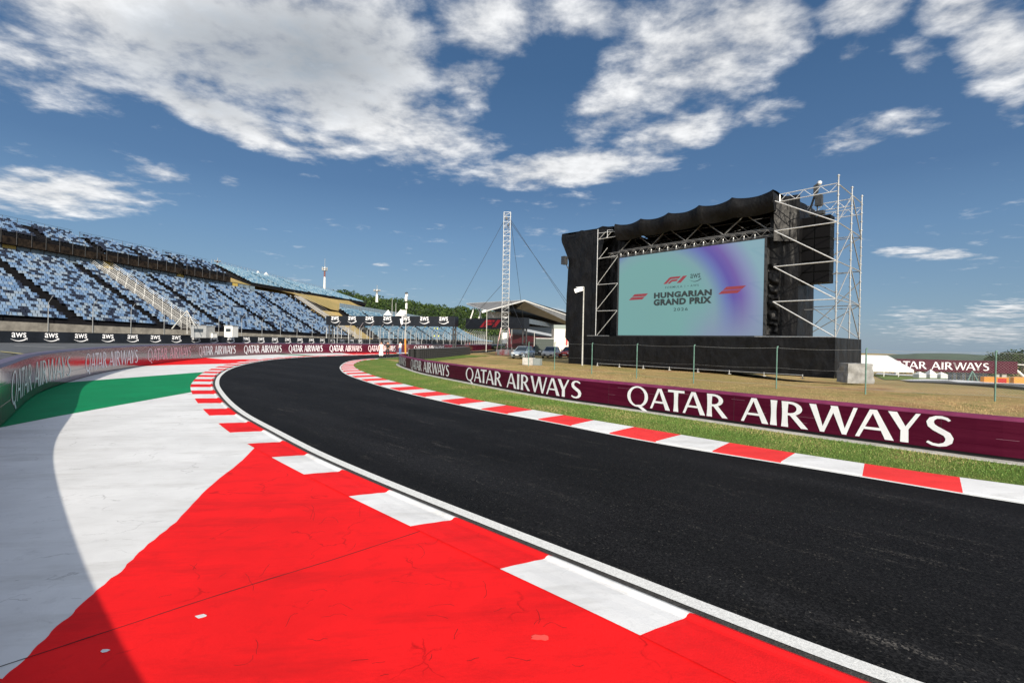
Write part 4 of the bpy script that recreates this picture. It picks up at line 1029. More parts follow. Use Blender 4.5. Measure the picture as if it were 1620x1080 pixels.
def stage():
    root = thing('stage', stg(5, 0, 0), 'large black draped concert stage holding the big screen', 'stage')
    sR = S(1322, 500, 1.4)[0]; sL = S(940, 560, 1.4)[0]; dk = 2.72
    print('stage sL,sR', sL, sR, 'skirt z', S(1322, 534.4, 1.4)[1], S(940, 535, 1.4)[1], 'bottoms', S(1330, 603, 1.4)[1], S(940, 577, 1.4)[1])
    depth = 6.6
    # skirt: front, right side
    mb = MB()
    cloth(mb, lambda u, v: (stg(sL+(sR-sL)*u, 1.4, .12+(dk-.12)*v), SNN, sR-sL, dk), 150, 12, .05)
    cloth(mb, lambda u, v: (stg(sR, 1.4-depth*u, .12+(dk-.12)*v), ST, depth, dk), 40, 12, .05, seed=4)
    cloth(mb, lambda u, v: (stg(sL, -depth+ (1.4+depth)*u, .12+(dk-.12)*v), -ST, depth, dk), 30, 8, .05, seed=9)
    mb.poly([stg(sL, 1.38, dk), stg(sR, 1.38, dk), stg(sR, 1.4-depth, dk), stg(sL, 1.4-depth, dk)])
    mb.poly([stg(sL, 1.4-depth, 0), stg(sR, 1.4-depth, 0), stg(sR, 1.4-depth, dk), stg(sL, 1.4-depth, dk)])
    build('skirt', mb, M_CLOTH, root, smooth=True)
    mb = MB()
    for s in np.arange(sL+.5, sR, 2.4): mb.tube(stg(s, 1.55, -.02), stg(s, 1.55, .28), .03, 6); mb.box(stg(s, 1.55, .02), (.2, .2, .03))
    for s in np.arange(sL+.5, sR-2.4, 2.4): mb.tube(stg(s, 1.55, .22), stg(s+2.4, 1.55, .22), .024, 6)
    build('jack_foot', mb, M_STEEL, root)
    mb = MB(); a, b = S(1200, 533, .6)[0], sR
    mb.tube(stg(a, 1.35, dk+.03), stg(b, 1.35, dk+.03), .035, 6); mb.tube(stg(-2.5, 1.35, dk+.03), stg(0, 1.35, dk+.03), .03, 6); build('deck_edge', mb, M_STEEL, root)
    # surround of the screen (black) and back wall
    zt = 9.95; zr = 13.05; W = 12.7
    mb = MB()
    cloth(mb, lambda u, v: (stg(-6.0+(W+6.8)*u, -5.0, dk+(zr-.5-dk)*v), SNN, W, 10), 60, 20, .06, seed=2); build('back_wall', mb, M_CLOTH, root, smooth=True)
    # left drape between the wing and the screen
    mb = MB()
    cloth(mb, lambda u, v: (stg(S(946, 450, -.8)[0]+(0.05-S(946, 450, -.8)[0])*u, -.8, dk+(zr-dk)*v), SNN, 3, 10), 24, 20, .08, (3, .4), 5)
    build('side_drape', mb, M_CLOTH, root, smooth=True)
    # right drape: flat panel + gathered strip by the screen
    mb = MB(); s0 = W+.05; s1 = S(1264, 400, -1)[0]
    cloth(mb, lambda u, v: (stg(s0+(s1-s0)*u, -.6-.4*u, dk+(zr-.1-dk)*v), SNN, 3.5, 10), 40, 44, .05, (1.5, .8), 11)
    cloth(mb, lambda u, v: (stg(s1, -1-3.5*u, dk+(zr-.6-dk)*v), ST, 3.5, 10), 20, 20, .05, (1.5, .8), 15)
    build('side_drape', mb, M_CLOTH, root, smooth=True)
    mb = MB(); rows = []
    for j in range(60):
        v = j/59; r = []
        for i in range(10):
            u = i/9; s = W+.05+.75*u; amp = .16
            r.append(stg(s, -.35+amp*math.sin(v*46+u*2.6+noise.noise(Vector((v*9, u, 0)))*5)*math.sin(u*math.pi)+.1*noise.noise(Vector((u*4, v*14, 3))), dk+.05+5.3*v))
        rows.append(r)
    mb.grid(rows); build('gathered_drape', mb, M_CLOTH, root, smooth=True)
    # roof cover: scalloped fabric over bows
    pk = [S(x, y, 1.0)[0] for (x, y) in ((972, 355), (1012, 345), (1056, 336), (1105, 324), (1157, 312), (1222, 299))]
    zp = [S(x, y, 1.0)[1] for (x, y) in ((972, 354), (1012, 345.5), (1056, 336), (1104, 324.5), (1157, 312), (1221, 299.5))]
    print('roof peaks', [round(a, 2) for a in pk], [round(a, 2) for a in zp])
    mb = MB(); rows = []
    U = []
    for i in range(len(pk)-1):
        for k in range(10): U.append((i, k/10))
    U.append((len(pk)-2, 1.0))
    def prof_at(i, t):
        s = pk[i]+(pk[i+1]-pk[i])*t; z = zp[i]+(zp[i+1]-zp[i])*t; sag = .20*(4*t*(1-t))**.8
        return s, z-sag, sag
    for (q, dz) in ((.55, -1.45), (.75, -1.2), (.95, -.85), (1.02, -.5), (1.0, -.15), (.9, 0), (.3, .05), (-2, .0), (-5.3, -.6), (-5.4, -1.4)):
        r = []
        for (i, t) in U:
            s, z, sag = prof_at(i, t); inw = .25*math.sin(math.pi*t)*(1 if q > .2 else 0)
            hem = -sag*.35 if dz < -.4 else 0
            r.append(stg(s, q-inw+.05*noise.noise(Vector((s*2, q*2, dz*3))), z+dz+(-hem*2 if dz < -.4 else 0)))
        rows.append(r)
    mb.grid(rows)
    for s, z in ((pk[0], zp[0]), (pk[-1], zp[-1])): mb.poly([stg(s, 1., z-.1), stg(s, -5.3, z-.6), stg(s, -5.3, z-1.4), stg(s, .6, z-1.4)])
    build('roof_cover', mb, M_CLOTH, root, smooth=True)
    # right end: hanging dark cover of the roof corner
    mb = MB(); 
    e0 = pk[-1]
    cloth(mb, lambda u, v: (stg(e0-.1+(S(1262, 330, -1)[0]-e0+.1)*u, .3-1.2*u, 9.6+(zp[-1]-.15-9.6-1.1*u)*v), SNN, 3, 4), 16, 12, .10, (2, 1), 21); build('corner_cover', mb, M_CLOTH, root, smooth=True)
    # trusses under the roof
    mb = MB(); zlo, zhi = 10.65, 11.95
    for q in (-.2, -2.2, -4.2):
        for z in (zlo, zhi): mb.tube(stg(-.2, q, z), stg(W+.3, q, z), .035, 5)
    n = 8
    for k in range(n):
        a = k*W/n; b = (k+1)*W/n
        mb.tube(stg(a, -.2, zhi if k % 2 else zlo), stg(b, -.2, zlo if k % 2 else zhi), .045, 6); mb.tube(stg(a, -2.2, zlo if k % 2 else zhi), stg(b, -2.2, zhi if k % 2 else zlo), .035, 5)
        mb.tube(stg(a, -.2, zlo), stg(a+.4, -4.2, zhi), .03, 5)
    build('roof_truss', mb, M_DULL, root)
    # lighting truss along the screen top
    mb = MB(); z0 = zt+.12
    for (q, z) in ((.1, z0), (.1, z0+.42), (-.35, z0), (-.35, z0+.42)): mb.tube(stg(-1.2, q, z), stg(W+1.0, q, z), .028, 5)
    k = 0; s = -1.2
    while s < W+.9:
        mb.tube(stg(s, .1, z0), stg(s+.4, .1, z0+.42), .018, 4); mb.tube(stg(s+.4, .1, z0+.42), stg(s+.8, .1, z0), .018, 4)
        mb.tube(stg(s, -.35, z0+.42), stg(s+.4, -.35, z0), .018, 4); mb.tube(stg(s, .1, z0+.42), stg(s+.4, -.35, z0+.42), .018, 4); s += .8
    build('lighting_truss', mb, M_DULL, root)
    for s in np.arange(.3, W, .78):
        mb = MB(); mb.box(stg(s, .2, z0-.02), (.07, .07, .14), ax=ST, ay=SNN); mb.tube(stg(s, .2, z0+.08), stg(s, .2, z0+.20), .035, 6); build('truss_clamp', mb, M_STEEL, root)
    # wing on the left
    P1 = lambda x, y: S(x, y, .4)
    def wing(u, v):   # outline follows the draped shape
        z = -.05+(13.15)*v; zz_ = [(0, 902), (.19, 901), (.2, 896), (.55, 897), (.78, 899), (.88, 892), (.95, 886.5), (1.0, 887.5)]
        for i in range(len(zz_)-1):
            if v <= zz_[i+1][0]+1e-9: f = (v-zz_[i][0])/(zz_[i+1][0]-zz_[i][0]); xl = zz_[i][1]+(zz_[i+1][1]-zz_[i][1])*f; break
        xr = 946+ (22 if v > .95 else 10)*min(1, max(0, (v-.7)/.25))
        sl = S(xl, 450, .4)[0]; sr = S(xr, 450, .4)[0]; s = sl+(sr-sl)*u
        scal = -.22*abs(math.sin(u*math.pi*2.5))*(v > .97)
        return stg(s, .4+(.5*math.sin(v*math.pi)*0), z*1.0+scal), SNN, 3, 13
    mb = MB(); cloth(mb, wing, 36, 70, .09, (1.0, .8), 31)
    rows = []
    for j in range(31):
        v = j/30; p, *_ = wing(0, v); r = []
        for i in range(9): u = i/8; pp = p-SNN*(5.2*u)+ST*(.1*noise.noise(Vector((u*5, v*8, 1)))-.0); r.append(pp)
        rows.append(r)
    mb.grid(rows)
    pl, *_ = wing(0, 1.0); pr, *_ = wing(1, 1.0); mb.poly([pl, pr, pr-SNN*5.2, pl-SNN*5.2])
    build('wing_cover', mb, M_CLOTH, root, smooth=True)
    mb = MB(); a = SS(893, 412, .9); mb.box(a, (.45, .5, .8), ax=ST, ay=SNN); mb.tube(a, SS(899, 425, .5), .05, 5); mb.tube(SS(889, 415, .9), SS(897, 408, .9), .04, 5); build('floodlight', mb, M_DSTEEL, root)
    # left scaffold ladder frame
    mb = MB(); q = .75
    def ss(x, y): return SS(x, y, q)
    mb.tube(ss(946, 363), ss(942, 535), .032, 6)
    for (x0, y0, x1, y1) in ((946, 409.5, 977, 404), (948, 409, 961, 392), (945, 450, 977, 406), (944, 450.5, 977, 448), (943, 491, 977, 448.5), (943, 492, 976, 491), (942, 533, 976, 491.5), (946, 379, 974, 374), (947, 369, 974, 366), (948, 378, 958, 367), (958, 377, 968, 366), (962, 364, 970, 364), (961, 364, 961, 376)):
        mb.tube(ss(x0, y0), ss(x1, y1), .028, 6)
    build('ladder_frame', mb, M_STEELB, root)
    # big screen
    sc = thing('led_screen', stg(W/2, .05, 2.79), 'large teal LED screen with purple arc and event title on the black stage', 'screen')
    z0 = 2.79; z1 = 9.94; HH = z1-z0
    m = bpy.data.materials.new('screen_picture'); m.use_nodes = True; nt = m.node_tree; N = nt.nodes; L = nt.links; N.clear()
    tc = N.new('ShaderNodeTexCoord'); mp = N.new('ShaderNodeMapping')
    uvn = N.new('ShaderNodeUVMap')
    mp.inputs['Location'].default_value = (-.46, -.22, 0); mp.inputs['Scale'].default_value = (1, 1, 1); L.new(uvn.outputs[0], mp.inputs[0])
    ln = N.new('ShaderNodeVectorMath'); ln.operation = 'LENGTH'; L.new(mp.outputs[0], ln.inputs[0])
    cr = N.new('ShaderNodeValToRGB'); e = cr.color_ramp.elements
    stops = [(.0, (.20, .42, .41)), (.50, (.20, .43, .42)), (.60, (.22, .40, .44)), (.70, (.15, .20, .50)), (.76, (.13, .10, .42)), (.82, (.18, .12, .42)), (.91, (.26, .30, .52)), (1.0, (.27, .45, .53))]
    sc_f = .74
    while len(e) < len(stops): e.new(.5)
    for i, (p_, c_) in enumerate(stops): e[i].position = p_; e[i].color = (*c_, 1)
    md = N.new('ShaderNodeMath'); md.operation = 'MULTIPLY'; md.inputs[1].default_value = sc_f; L.new(ln.outputs['Value'], md.inputs[0]); L.new(md.outputs[0], cr.inputs[0])
    # arc fades out towards the lower edge into lilac
    sx = N.new('ShaderNodeSeparateXYZ'); L.new(uvn.outputs[0], sx.inputs[0])
    lo = N.new('ShaderNodeMapRange'); lo.inputs['From Min'].default_value = -.05; lo.inputs['From Max'].default_value = .42; L.new(sx.outputs[1], lo.inputs['Value'])
    mx = N.new('ShaderNodeMix'); mx.data_type = 'RGBA'; mx.inputs[6].default_value = (.26, .33, .47, 1); L.new(lo.outputs[0], mx.inputs[0]); L.new(cr.outputs[0], mx.inputs[7])
    rgt = N.new('ShaderNodeMapRange'); rgt.inputs['From Min'].default_value = .85; rgt.inputs['From Max'].default_value = 1.2; L.new(sx.outputs[0], rgt.inputs['Value'])
    m2 = N.new('ShaderNodeMix'); m2.data_type = 'RGBA'; L.new(rgt.outputs[0], m2.inputs[0]); L.new(cr.outputs[0], m2.inputs[6]); L.new(mx.outputs[2], m2.inputs[7])
    em = N.new('ShaderNodeEmission'); em.inputs[1].default_value = .50; L.new(m2.outputs[2], em.inputs[0])
    gl = N.new('ShaderNodeBsdfDiffuse'); gl.inputs[0].default_value = (.02, .02, .02, 1); ad = N.new('ShaderNodeAddShader'); L.new(em.outputs[0], ad.inputs[0]); L.new(gl.outputs[0], ad.inputs[1])
    ou = N.new('ShaderNodeOutputMaterial'); L.new(ad.outputs[0], ou.inputs[0])
    mb = MB(); mb.quad(stg(0.06, .051, z0+.05), stg(W-.06, .051, z0+.05), stg(W-.06, .051, z1-.04), stg(.06, .051, z1-.04))
    d = build('display', mb, m, sc); uv = d.data.uv_layers.new(name='UVMap')
    for i, c in enumerate(((0, 0), (W/HH, 0), (W/HH, 1), (0, 1))): uv.data[i].uv = c
    mb = MB(); mb.box(stg(W/2, -.26, (z0+z1)/2), (W+.12, .6, HH+.1), ax=ST, ay=SNN); mb.box(stg(-.02, .055, (z0+z1)/2), (.16, .06, HH), ax=ST, ay=SNN); mb.box(stg(W+.02, .055, (z0+z1)/2), (.16, .06, HH), ax=ST, ay=SNN)
    build('frame', mb, M_DSTEEL, sc)
    def fn(s, z, off): return stg(s, .055+off, z)
    def em_mat(n, c, s=.62): return mat(n, c, .5, emit=(c, s))
    dk_ = mat('screen_black_lettering', (.015, .02, .02), .5, emit=((.012, .022, .024), .5)); rd = mat('screen_red', (.04, .01, .01), .5, emit=((.24, .03, .045), .60)); gy = mat('screen_grey_lettering', (.02, .03, .03), .5, emit=((.02, .05, .055), .6))
    def rect(x0, y0, x1, y1):   # px at left-bottom and right-top on the screen plane
        a = S(x0, y0, .06); b = S(x1, y1, .06); return a, b
    def tline(txt, xl, ybl, ytl, xr, mtl, offset, name, spacing=1.0, off=.012, w=None):
        a = S(xl, ybl, .06); t = S(xl, ytl, .06); b = S(xr, 500, .06); mb = MB(); put_text(mb, txt, fn, a[0], a[1], b[0]-a[0], t[1]-a[1], offset, spacing, off); return build(name, mb, mtl, d)
    tline('HUNGARIAN', 1034.5, 472.5, 463.3, 1125.5, dk_, .062, 'title_lettering', 1.12)
    tline('GRAND PRIX', 1034, 483.8, 473.6, 1125.5, dk_, .062, 'title_lettering', 1.10, .016)
    tline('2026', 1065.5, 492, 487, 1088, gy, .02, 'year_lettering', 1.25)
    tline('FORMULA 1 • AWS', 1052.5, 456.6, 453.2, 1104.5, gy, .005, 'subtitle_lettering', 1.2)
    mb = MB(); a = S(1049.5, 449.5, .06); t = S(1058, 438.5, .06); b = S(1087, 446, .06); hh = t[1]-a[1]; ww = (b[0]-a[0])/3.95
    for k, q in enumerate(f1_polys()): mb.poly([fn(a[0]+p[0]*ww, a[1]+p[1]*hh, .012+.002*k) for p in q])
    build('emblem', mb, rd, d)
    mb = MB(); c = S(1100, 439.5, .06); wL = S(1109, 440, .06)[0]-S(1091, 440, .06)[0]; aws_logo(mb, fn, c[0], c[1], wL, .012, .01); build('logo', mb, gy, d)
    for (xl, yb, xr, yt) in ((995, 475, 1025.5, 464), (1136.5, 465, 1180.5, 452)):
        mb = MB(); a = S(xl, yb, .06); b = S(xr, yt, .06); w = b[0]-a[0]; h = S(xl, yb, .06)[1]; tl = S((xl+xr)/2, yt+1, .06)[1]; bb = S((xl+xr)/2, yb-1, .06)[1]; 
        h0, h1 = bb, tl; sl = .30*w
        for (f0, f1) in ((0, .46), (.54, 1)): mb.poly([fn(a[0]+sl*f0, h0+(h1-h0)*f0, .012), fn(a[0]+w-sl+sl*f0, h0+(h1-h0)*f0, .012), fn(a[0]+w-sl+sl*f1, h0+(h1-h0)*f1, .012), fn(a[0]+sl*f1, h0+(h1-h0)*f1, .012)])
        build('slanted_bar', mb, rd, d)
    # scaffold tower to the right
    sA = S(1324, 410, .9)[0]; qA = .9; sB = S(1224, 421, .9)[0]
    tw = thing('scaffold_tower', stg(sA, qA-3, 2.72), 'tall open silver scaffold tower at the right end of the stage', 'scaffold')
    dB, dC = 3.3, 6.0
    levels = [2.75, 5.2, 7.65, 10.15, 12.6]; top = 13.2
    for (s, q, nm) in ((sA, qA, 'A'), (sA, qA-dB, 'B'), (sA, qA-dC, 'C')):
        mb = MB(); mb.tube(stg(s, q, 2.7), stg(s, q, top), .045, 8)
        for z in np.arange(3.2, top, .62): mb.tube(stg(s, q, z-.03), stg(s, q, z+.03), .085, 8)
        build('upright', mb, M_STEEL, tw)
    mb = MB()
    for (s, q) in ((sB, qA-dC), ((sA+sB)/2+.4, qA-dC)): mb.tube(stg(s, q, 2.7), stg(s, q, top-1), .045, 6)
    build('upright', mb, M_DSTEEL, tw)
    mb = MB()
    for i in range(4):
        z0_, z1_ = levels[i], levels[i+1]
        a1 = stg(sA, qA, z1_); b1 = stg(sA, qA-dB, z1_); c1 = stg(sA, qA-dC, z1_); a0 = stg(sA, qA, z0_); b0 = stg(sA, qA-dB, z0_); c0 = stg(sA, qA-dC, z0_)
        mb.tube(a1, b1, .035, 6); mb.tube(b1, c1, .035, 6); mb.tube(b1, a0, .035, 6); mb.tube(b1, c0, .035, 6)
    build('side_brace', mb, M_STEEL, tw)
    mb = MB()
    for i in range(3):
        z = levels[i+1]; mb.tube(stg(sB, qA, z), stg(sA, qA, z), .04, 6); mb.tube(stg(sB, qA, z), stg(sA, qA, levels[i]), .042, 6)
    mb.tube(stg(sB, qA, levels[4]-.35), stg(sA, qA, levels[3]), .042, 6)
    build('front_brace', mb, M_STEELB, tw)
    mb = MB(); q = qA-dC
    for i in range(4):
        z = levels[i+1]
        if i < 3: mb.tube(stg(sB, q, z), stg(sA, q, z), .035, 6); mb.tube(stg(sB, q, levels[i] if i % 2 == 0 else z), stg(sA, q, z if i % 2 == 0 else levels[i]), .035, 6); mb.tube(stg(sB, qA-dB, z-.4), stg(sA, qA-dB, z-.4), .03, 6)
    mb.tube(stg(sB, q, 2.8), stg(sA, q-0, 6.9), .035, 6); mb.tube(stg(sB+.3, q, 5.5), stg(sA, q, 2.8), .035, 6)
    build('rear_brace', mb, M_STEEL, tw)
    for (q, zt_) in ((qA, 12.65), (qA-dB, 12.35), (qA-dC, 12.3)):
        mb = MB(); s0 = sB+ (.3 if q == qA else .8)
        for z in (zt_, zt_-.5): mb.tube(stg(s0, q, z), stg(sA, q, z), .03, 6)
        n = 7
        for k in range(n): a = s0+(sA-s0)*k/n; b = s0+(sA-s0)*(k+1)/n; mb.tube(stg(a, q, zt_ if k % 2 else zt_-.5), stg(b, q, zt_-.5 if k % 2 else zt_), .02, 5)
        mb.tube(stg(s0, q, zt_), stg(s0, q, zt_-.5), .03, 6); build('truss_beam', mb, M_STEELB, tw)
    # hanging loudspeaker array with hoist
    sp_ = thing('speaker_array', stg(S(1290, 400, -1.6)[0], -1.6, 6), 'tall black loudspeaker array hanging inside the scaffold tower', 'loudspeaker')
    a, b = S(1265, 345, -1.6), S(1312, 449, -1.6); zc = S(1290, 342, -1.6)[1]; zd = S(1290, 448, -1.6)[1]; nbox = 6
    mb = MB(); mg = MB(); mid = (a[0]+b[0])/2
    for c in range(2):
        for k in range(nbox):
            h = (zc-zd)/nbox; z = zd+h*(k+.5); s0_ = a[0] if c == 0 else mid; w = (b[0]-a[0])/2
            mb.box(stg(s0_+w/2, -2.1, z), (w-.03, 1.0, h-.04), ax=ST, ay=SNN); mg.box(stg(s0_+w/2, -1.585, z), (w-.12, .02, h-.14), ax=ST, ay=SNN)
    build('cabinet', mb, mat('speaker_black', (.004, .004, .004), .6, spec=.15), sp_); build('grille', mg, mat('speaker_grille', (.006, .006, .007), .8, spec=.1), sp_)
    mb = MB(); c = stg(mid, -2.1, zc+.3); mb.box(c, (.9, .5, .25), ax=ST, ay=SNN); mb.tube(c, c+Vector((0, 0, 1.2)), .04, 5); mb.box(c+Vector((0, 0, .9))+ST*.1, (.42, .4, .75), ax=ST, ay=SNN); mb.box(c+Vector((0, 0, 1.75))-ST*.1, (.3, .3, .6), ax=(ST+Vector((0, 0, .6))).normalized(), ay=SNN)
    mb.tube(c+ST*-.5+Vector((0, 0, .2)), c+ST*.05+Vector((0, 0, 2.1)), .07, 6)
    build('hoist', mb, M_DSTEEL, sp_)
    mb = MB(); mb.sphere(c+Vector((0, 0, 2.15))+ST*.1, .17, n=5); build('hoist_motor', mb, M_STEELB, sp_)
stage()

# ------------------------------------------------------------------ things on the field right
def light_pole(x, yb, yt, Y, label, r=.062, head=True, group=None, arm=-1):
    b = P(x, yb, Y); t = P(x+.021*(yb-yt), yt, Y); o = thing('light_pole', b, label, 'light pole', group)
    mb = MB(); mb.tube(b, t, r*1.2, 8, r2=r*.8); build('pole', mb, M_POLE, o)
    if head:
        mb = MB()
        for k in range(2): mb.box(t+Vector((arm*(.3+.36*k), 0, -.22-.12*k)), (.36, .34, .34), ax=Vector((1, 0, .35)).normalized(), az=Vector((-.35, 0, 1)).normalized())
        mb.tube(t, t+Vector((arm*.7, 0, -.05)), .04, 5); build('floodlight', mb, M_STEELB, o)
light_pole(921, 578, 454, 43.8, 'white floodlight pole standing in front of the stage wing')
light_pole(769, 556, 490, 80, 'white pole with a floodlight left of the red and white mast base', .065)
light_pole(802.5, 556, 501, 79, 'white post right beside the lattice mast', .06, True)
light_pole(809, 554, 509, 84, 'short white floodlight pole between the lattice mast and the cars', .06)
light_pole(845, 548, 525, 95, 'small thin pole in front of the pit building', .07, False)
def mast():
    b = G(798, 561); Y = b.y; o = thing('lattice_mast', b, 'tall silver lattice camera mast with guy wires', 'mast')
    t = P(802.6, 337, Y); hgt = t.z-b.z; w = .52; mb = MB()
    cor = [Vector((i*w, j*w, 0)) for i, j in ((-1, -1), (1, -1), (1, 1), (-1, 1))]
    print('mast height', hgt, 'at', tuple(b))
    axis = Vector((0, 0, 1))
    for c in cor: mb.tube(b+c, b+c+axis*hgt, .05, 6)
    n = 30; h = hgt/n
    for k in range(n+1):
        for i in range(4):
            a, c = cor[i], cor[(i+1) % 4]; z = k*h
            mb.tube(b+a+axis*z, b+c+axis*z, .034, 5)
            if k < n: mb.tube(b+(a if k % 2 else c)+axis*z, b+(c if k % 2 else a)+axis*(z+h), .024, 5)
    build('lattice', mb, M_STEEL, o)
    mb = MB(); mb.box(b+Vector((0, 0, .35)), (2.2, 2.2, .9)); build('ballast', mb, M_CONCL, o)
    mb = MB(); 
    for (x, s) in ((-.6, 1), (.6, 1)): mb.tube(b+Vector((x*2.2, -1.2, 0)), b+Vector((x, -.5, 4.2)), .06, 6)
    mb.box(b+Vector((0, -1.15, .4)), (1.5, .06, .9)); build('red_brace', mb, mat('red_white_paint', (.55, .05, .04), .5, col2=(.75, .72, .70), vscale=1.2), o)
    mb = MB(); mb.box(b+Vector((.0, -.8, 2.6)), (.7, .3, 1.7)); build('control_box', mb, M_WPAINT, o)
    mb = MB(); tp = b+axis*hgt; mb.box(tp+Vector((-.1, -.6, -1.0)), (.3, .3, .4)); mb.box(tp+Vector((.2, -.65, -2.0)), (.25, .3, .3)); build('camera_box', mb, M_DSTEEL, o)
    mb = MB(); wr = .028
    def wire(x0, y0, x1, y1, dy=0):
        a = P(x0, y0, Y); d = P(x1, y1, Y)-a; k = (a.z-0)/-d.z if d.z < 0 else 1; mb.tube(a, a+d*k+Vector((0, dy, 0)), wr, 4)
    wire(797, 350, 725, 478, 3); wire(794, 450, 768, 480, -2); wire(808, 348, 880, 450, 6); wire(808, 352, 872, 440, 2); wire(805, 470, 838, 557, -14); wire(807, 340, 828, 478, 20)
    build('guy_wire', mb, M_DSTEEL, o)
mast()
def block():
    b = G(843, 577.5); o = thing('concrete_block', b, 'low pale concrete ballast block on the grass in front of the parked cars', 'concrete block')
    ax = Vector((.93, -.36, 0)).normalized(); ay = Vector((-ax.y, ax.x, 0)); mb = MB(); mb.box(b+Vector((0, .4, .32))-ax*.36, (.98, .7, .64), ax=ax, ay=ay); build('block', mb, M_CONCL, o)
    mb = MB(); mb.box(b+Vector((0, .35, .30))+ax*.46, (.62, .66, .60), ax=ax, ay=ay); build('grey_end', mb, mat('blue_grey_concrete', (.20, .23, .23), .8), o)
block()
def tarp():
    b = G(1365, 607); o = thing('tarpaulin_crate', b, 'box covered by crumpled grey tarpaulin at the right corner of the stage', 'covered box')
    mb = MB(); w, d, h = 1.35, 1.1, 1.15; rows = []; ax = Vector((1, -.12, 0)).normalized(); ay = Vector((.12, 1, 0)).normalized()
    per = []
    nn = 14
    for k in range(4):
        p0 = [(-1, -1), (1, -1), (1, 1), (-1, 1)][k]; p1 = [(-1, -1), (1, -1), (1, 1), (-1, 1)][(k+1) % 4]
        for i in range(nn): per.append((p0[0]+(p1[0]-p0[0])*i/nn, p0[1]+(p1[1]-p0[1])*i/nn))
    per.append(per[0])
    for j in range(13):
        v = j/12; z = h*v; sc = 1.06-.06*v
        rows.append([b+ax*(p[0]*w/2*sc+.0)+ay*(p[1]*d/2*sc+.8)+Vector((0, 0, z))+Vector((p[0], p[1], 0))*.10*noise.noise(Vector((p[0]*3, p[1]*3+i*0, v*3))) for i, p in enumerate(per)])
    mb.grid(rows); c = b+ay*.8+Vector((0, 0, h+.04)); top = rows[-1]
    for i in range(len(top)-1): mb.poly([top[i], top[i+1], c])
    build('tarpaulin', mb, mat('grey_tarpaulin', (.21, .21, .205), .6, var=.25, vscale=2.5, bump=.8, bscale=5), o, smooth=True)
tarp()

# green post fence with chain link
def field_fence():
    posts = [(836, 579, 547.5), (849.5, 578, 548), (877, 584, 545), (936, 591, 543), (1007, 598, 543.3), (1097, 606, 546.8), (1228, 614, 549.7), (1369, 623, 550), (1574, 634, 552)]
    # local look of the chain link: three strands plus woven diagonals
    o = thing('wire_fence', G(1228, 614), 'pale green post and chain link fence on the dry grass in front of the stage', 'fence')
    pts = [G(p[0], p[1]) for p in posts if p[0] != 849.5]; pts.append(pts[-1]+(pts[-1]-pts[-2])*.95); pts.append(pts[-1]+(pts[-2]-pts[-3])*.95)
    hgt = 2.03
    for p in pts: mb = MB(); mb.tube(p+Vector((0, 0, -.05)), p+Vector((0, 0, hgt)), .03, 8); mb.tube(p+Vector((0, 0, hgt)), p+Vector((.06, 0, hgt+.03)), .03, 6); build('post', mb, M_GPOST, o)
    mb = MB()
    for a, b in zip(pts[:-1], pts[1:]):
        for z, r in ((hgt-.04, .005), (hgt*.5, .003), (.22, .004)):
            n = 6
            for k in range(n):
                u0, u1 = k/n, (k+1)/n; s0 = -.05*4*u0*(1-u0); s1 = -.05*4*u1*(1-u1)
                mb.tube(a.lerp(b, u0)+Vector((0, 0, z+s0)), a.lerp(b, u1)+Vector((0, 0, z+s1)), r, 4, cap=False)
    build('strand', mb, M_STEEL, o)
    mb = MB(); M_W = mat('thin_galvanised_wire', (.30, .33, .33), .5, metal=.3)
    for a, b in list(zip(pts[:-1], pts[1:]))[6:]:
        L_ = (b-a).length; d = (b-a)/L_; z0, z1 = .2, hgt-.05; st = .105; hz = z1-z0; s = -hz
        while s < L_:
            for sg in (1, -1):
                p0, p1 = (s, s+hz); q0, q1 = (z0, z1) if sg > 0 else (z1, z0)
                if p0 < 0: q0 += (q1-q0)*(-p0/hz); p0 = 0
                if p1 > L_: q1 = q0+(q1-q0)*((L_-p0)/(p1-p0)) if p1 > p0 else q1; p1 = L_
                if p1 > p0: mb.tube(a+d*p0+Vector((0, 0, q0)), a+d*p1+Vector((0, 0, q1)), .0018, 3, cap=False)
            s += st*1.0
    build('chain_link', mb, M_W, o)
    for (x, yb, yt) in ((868, 578, 555), (895, 577, 553)):
        pass
field_fence()

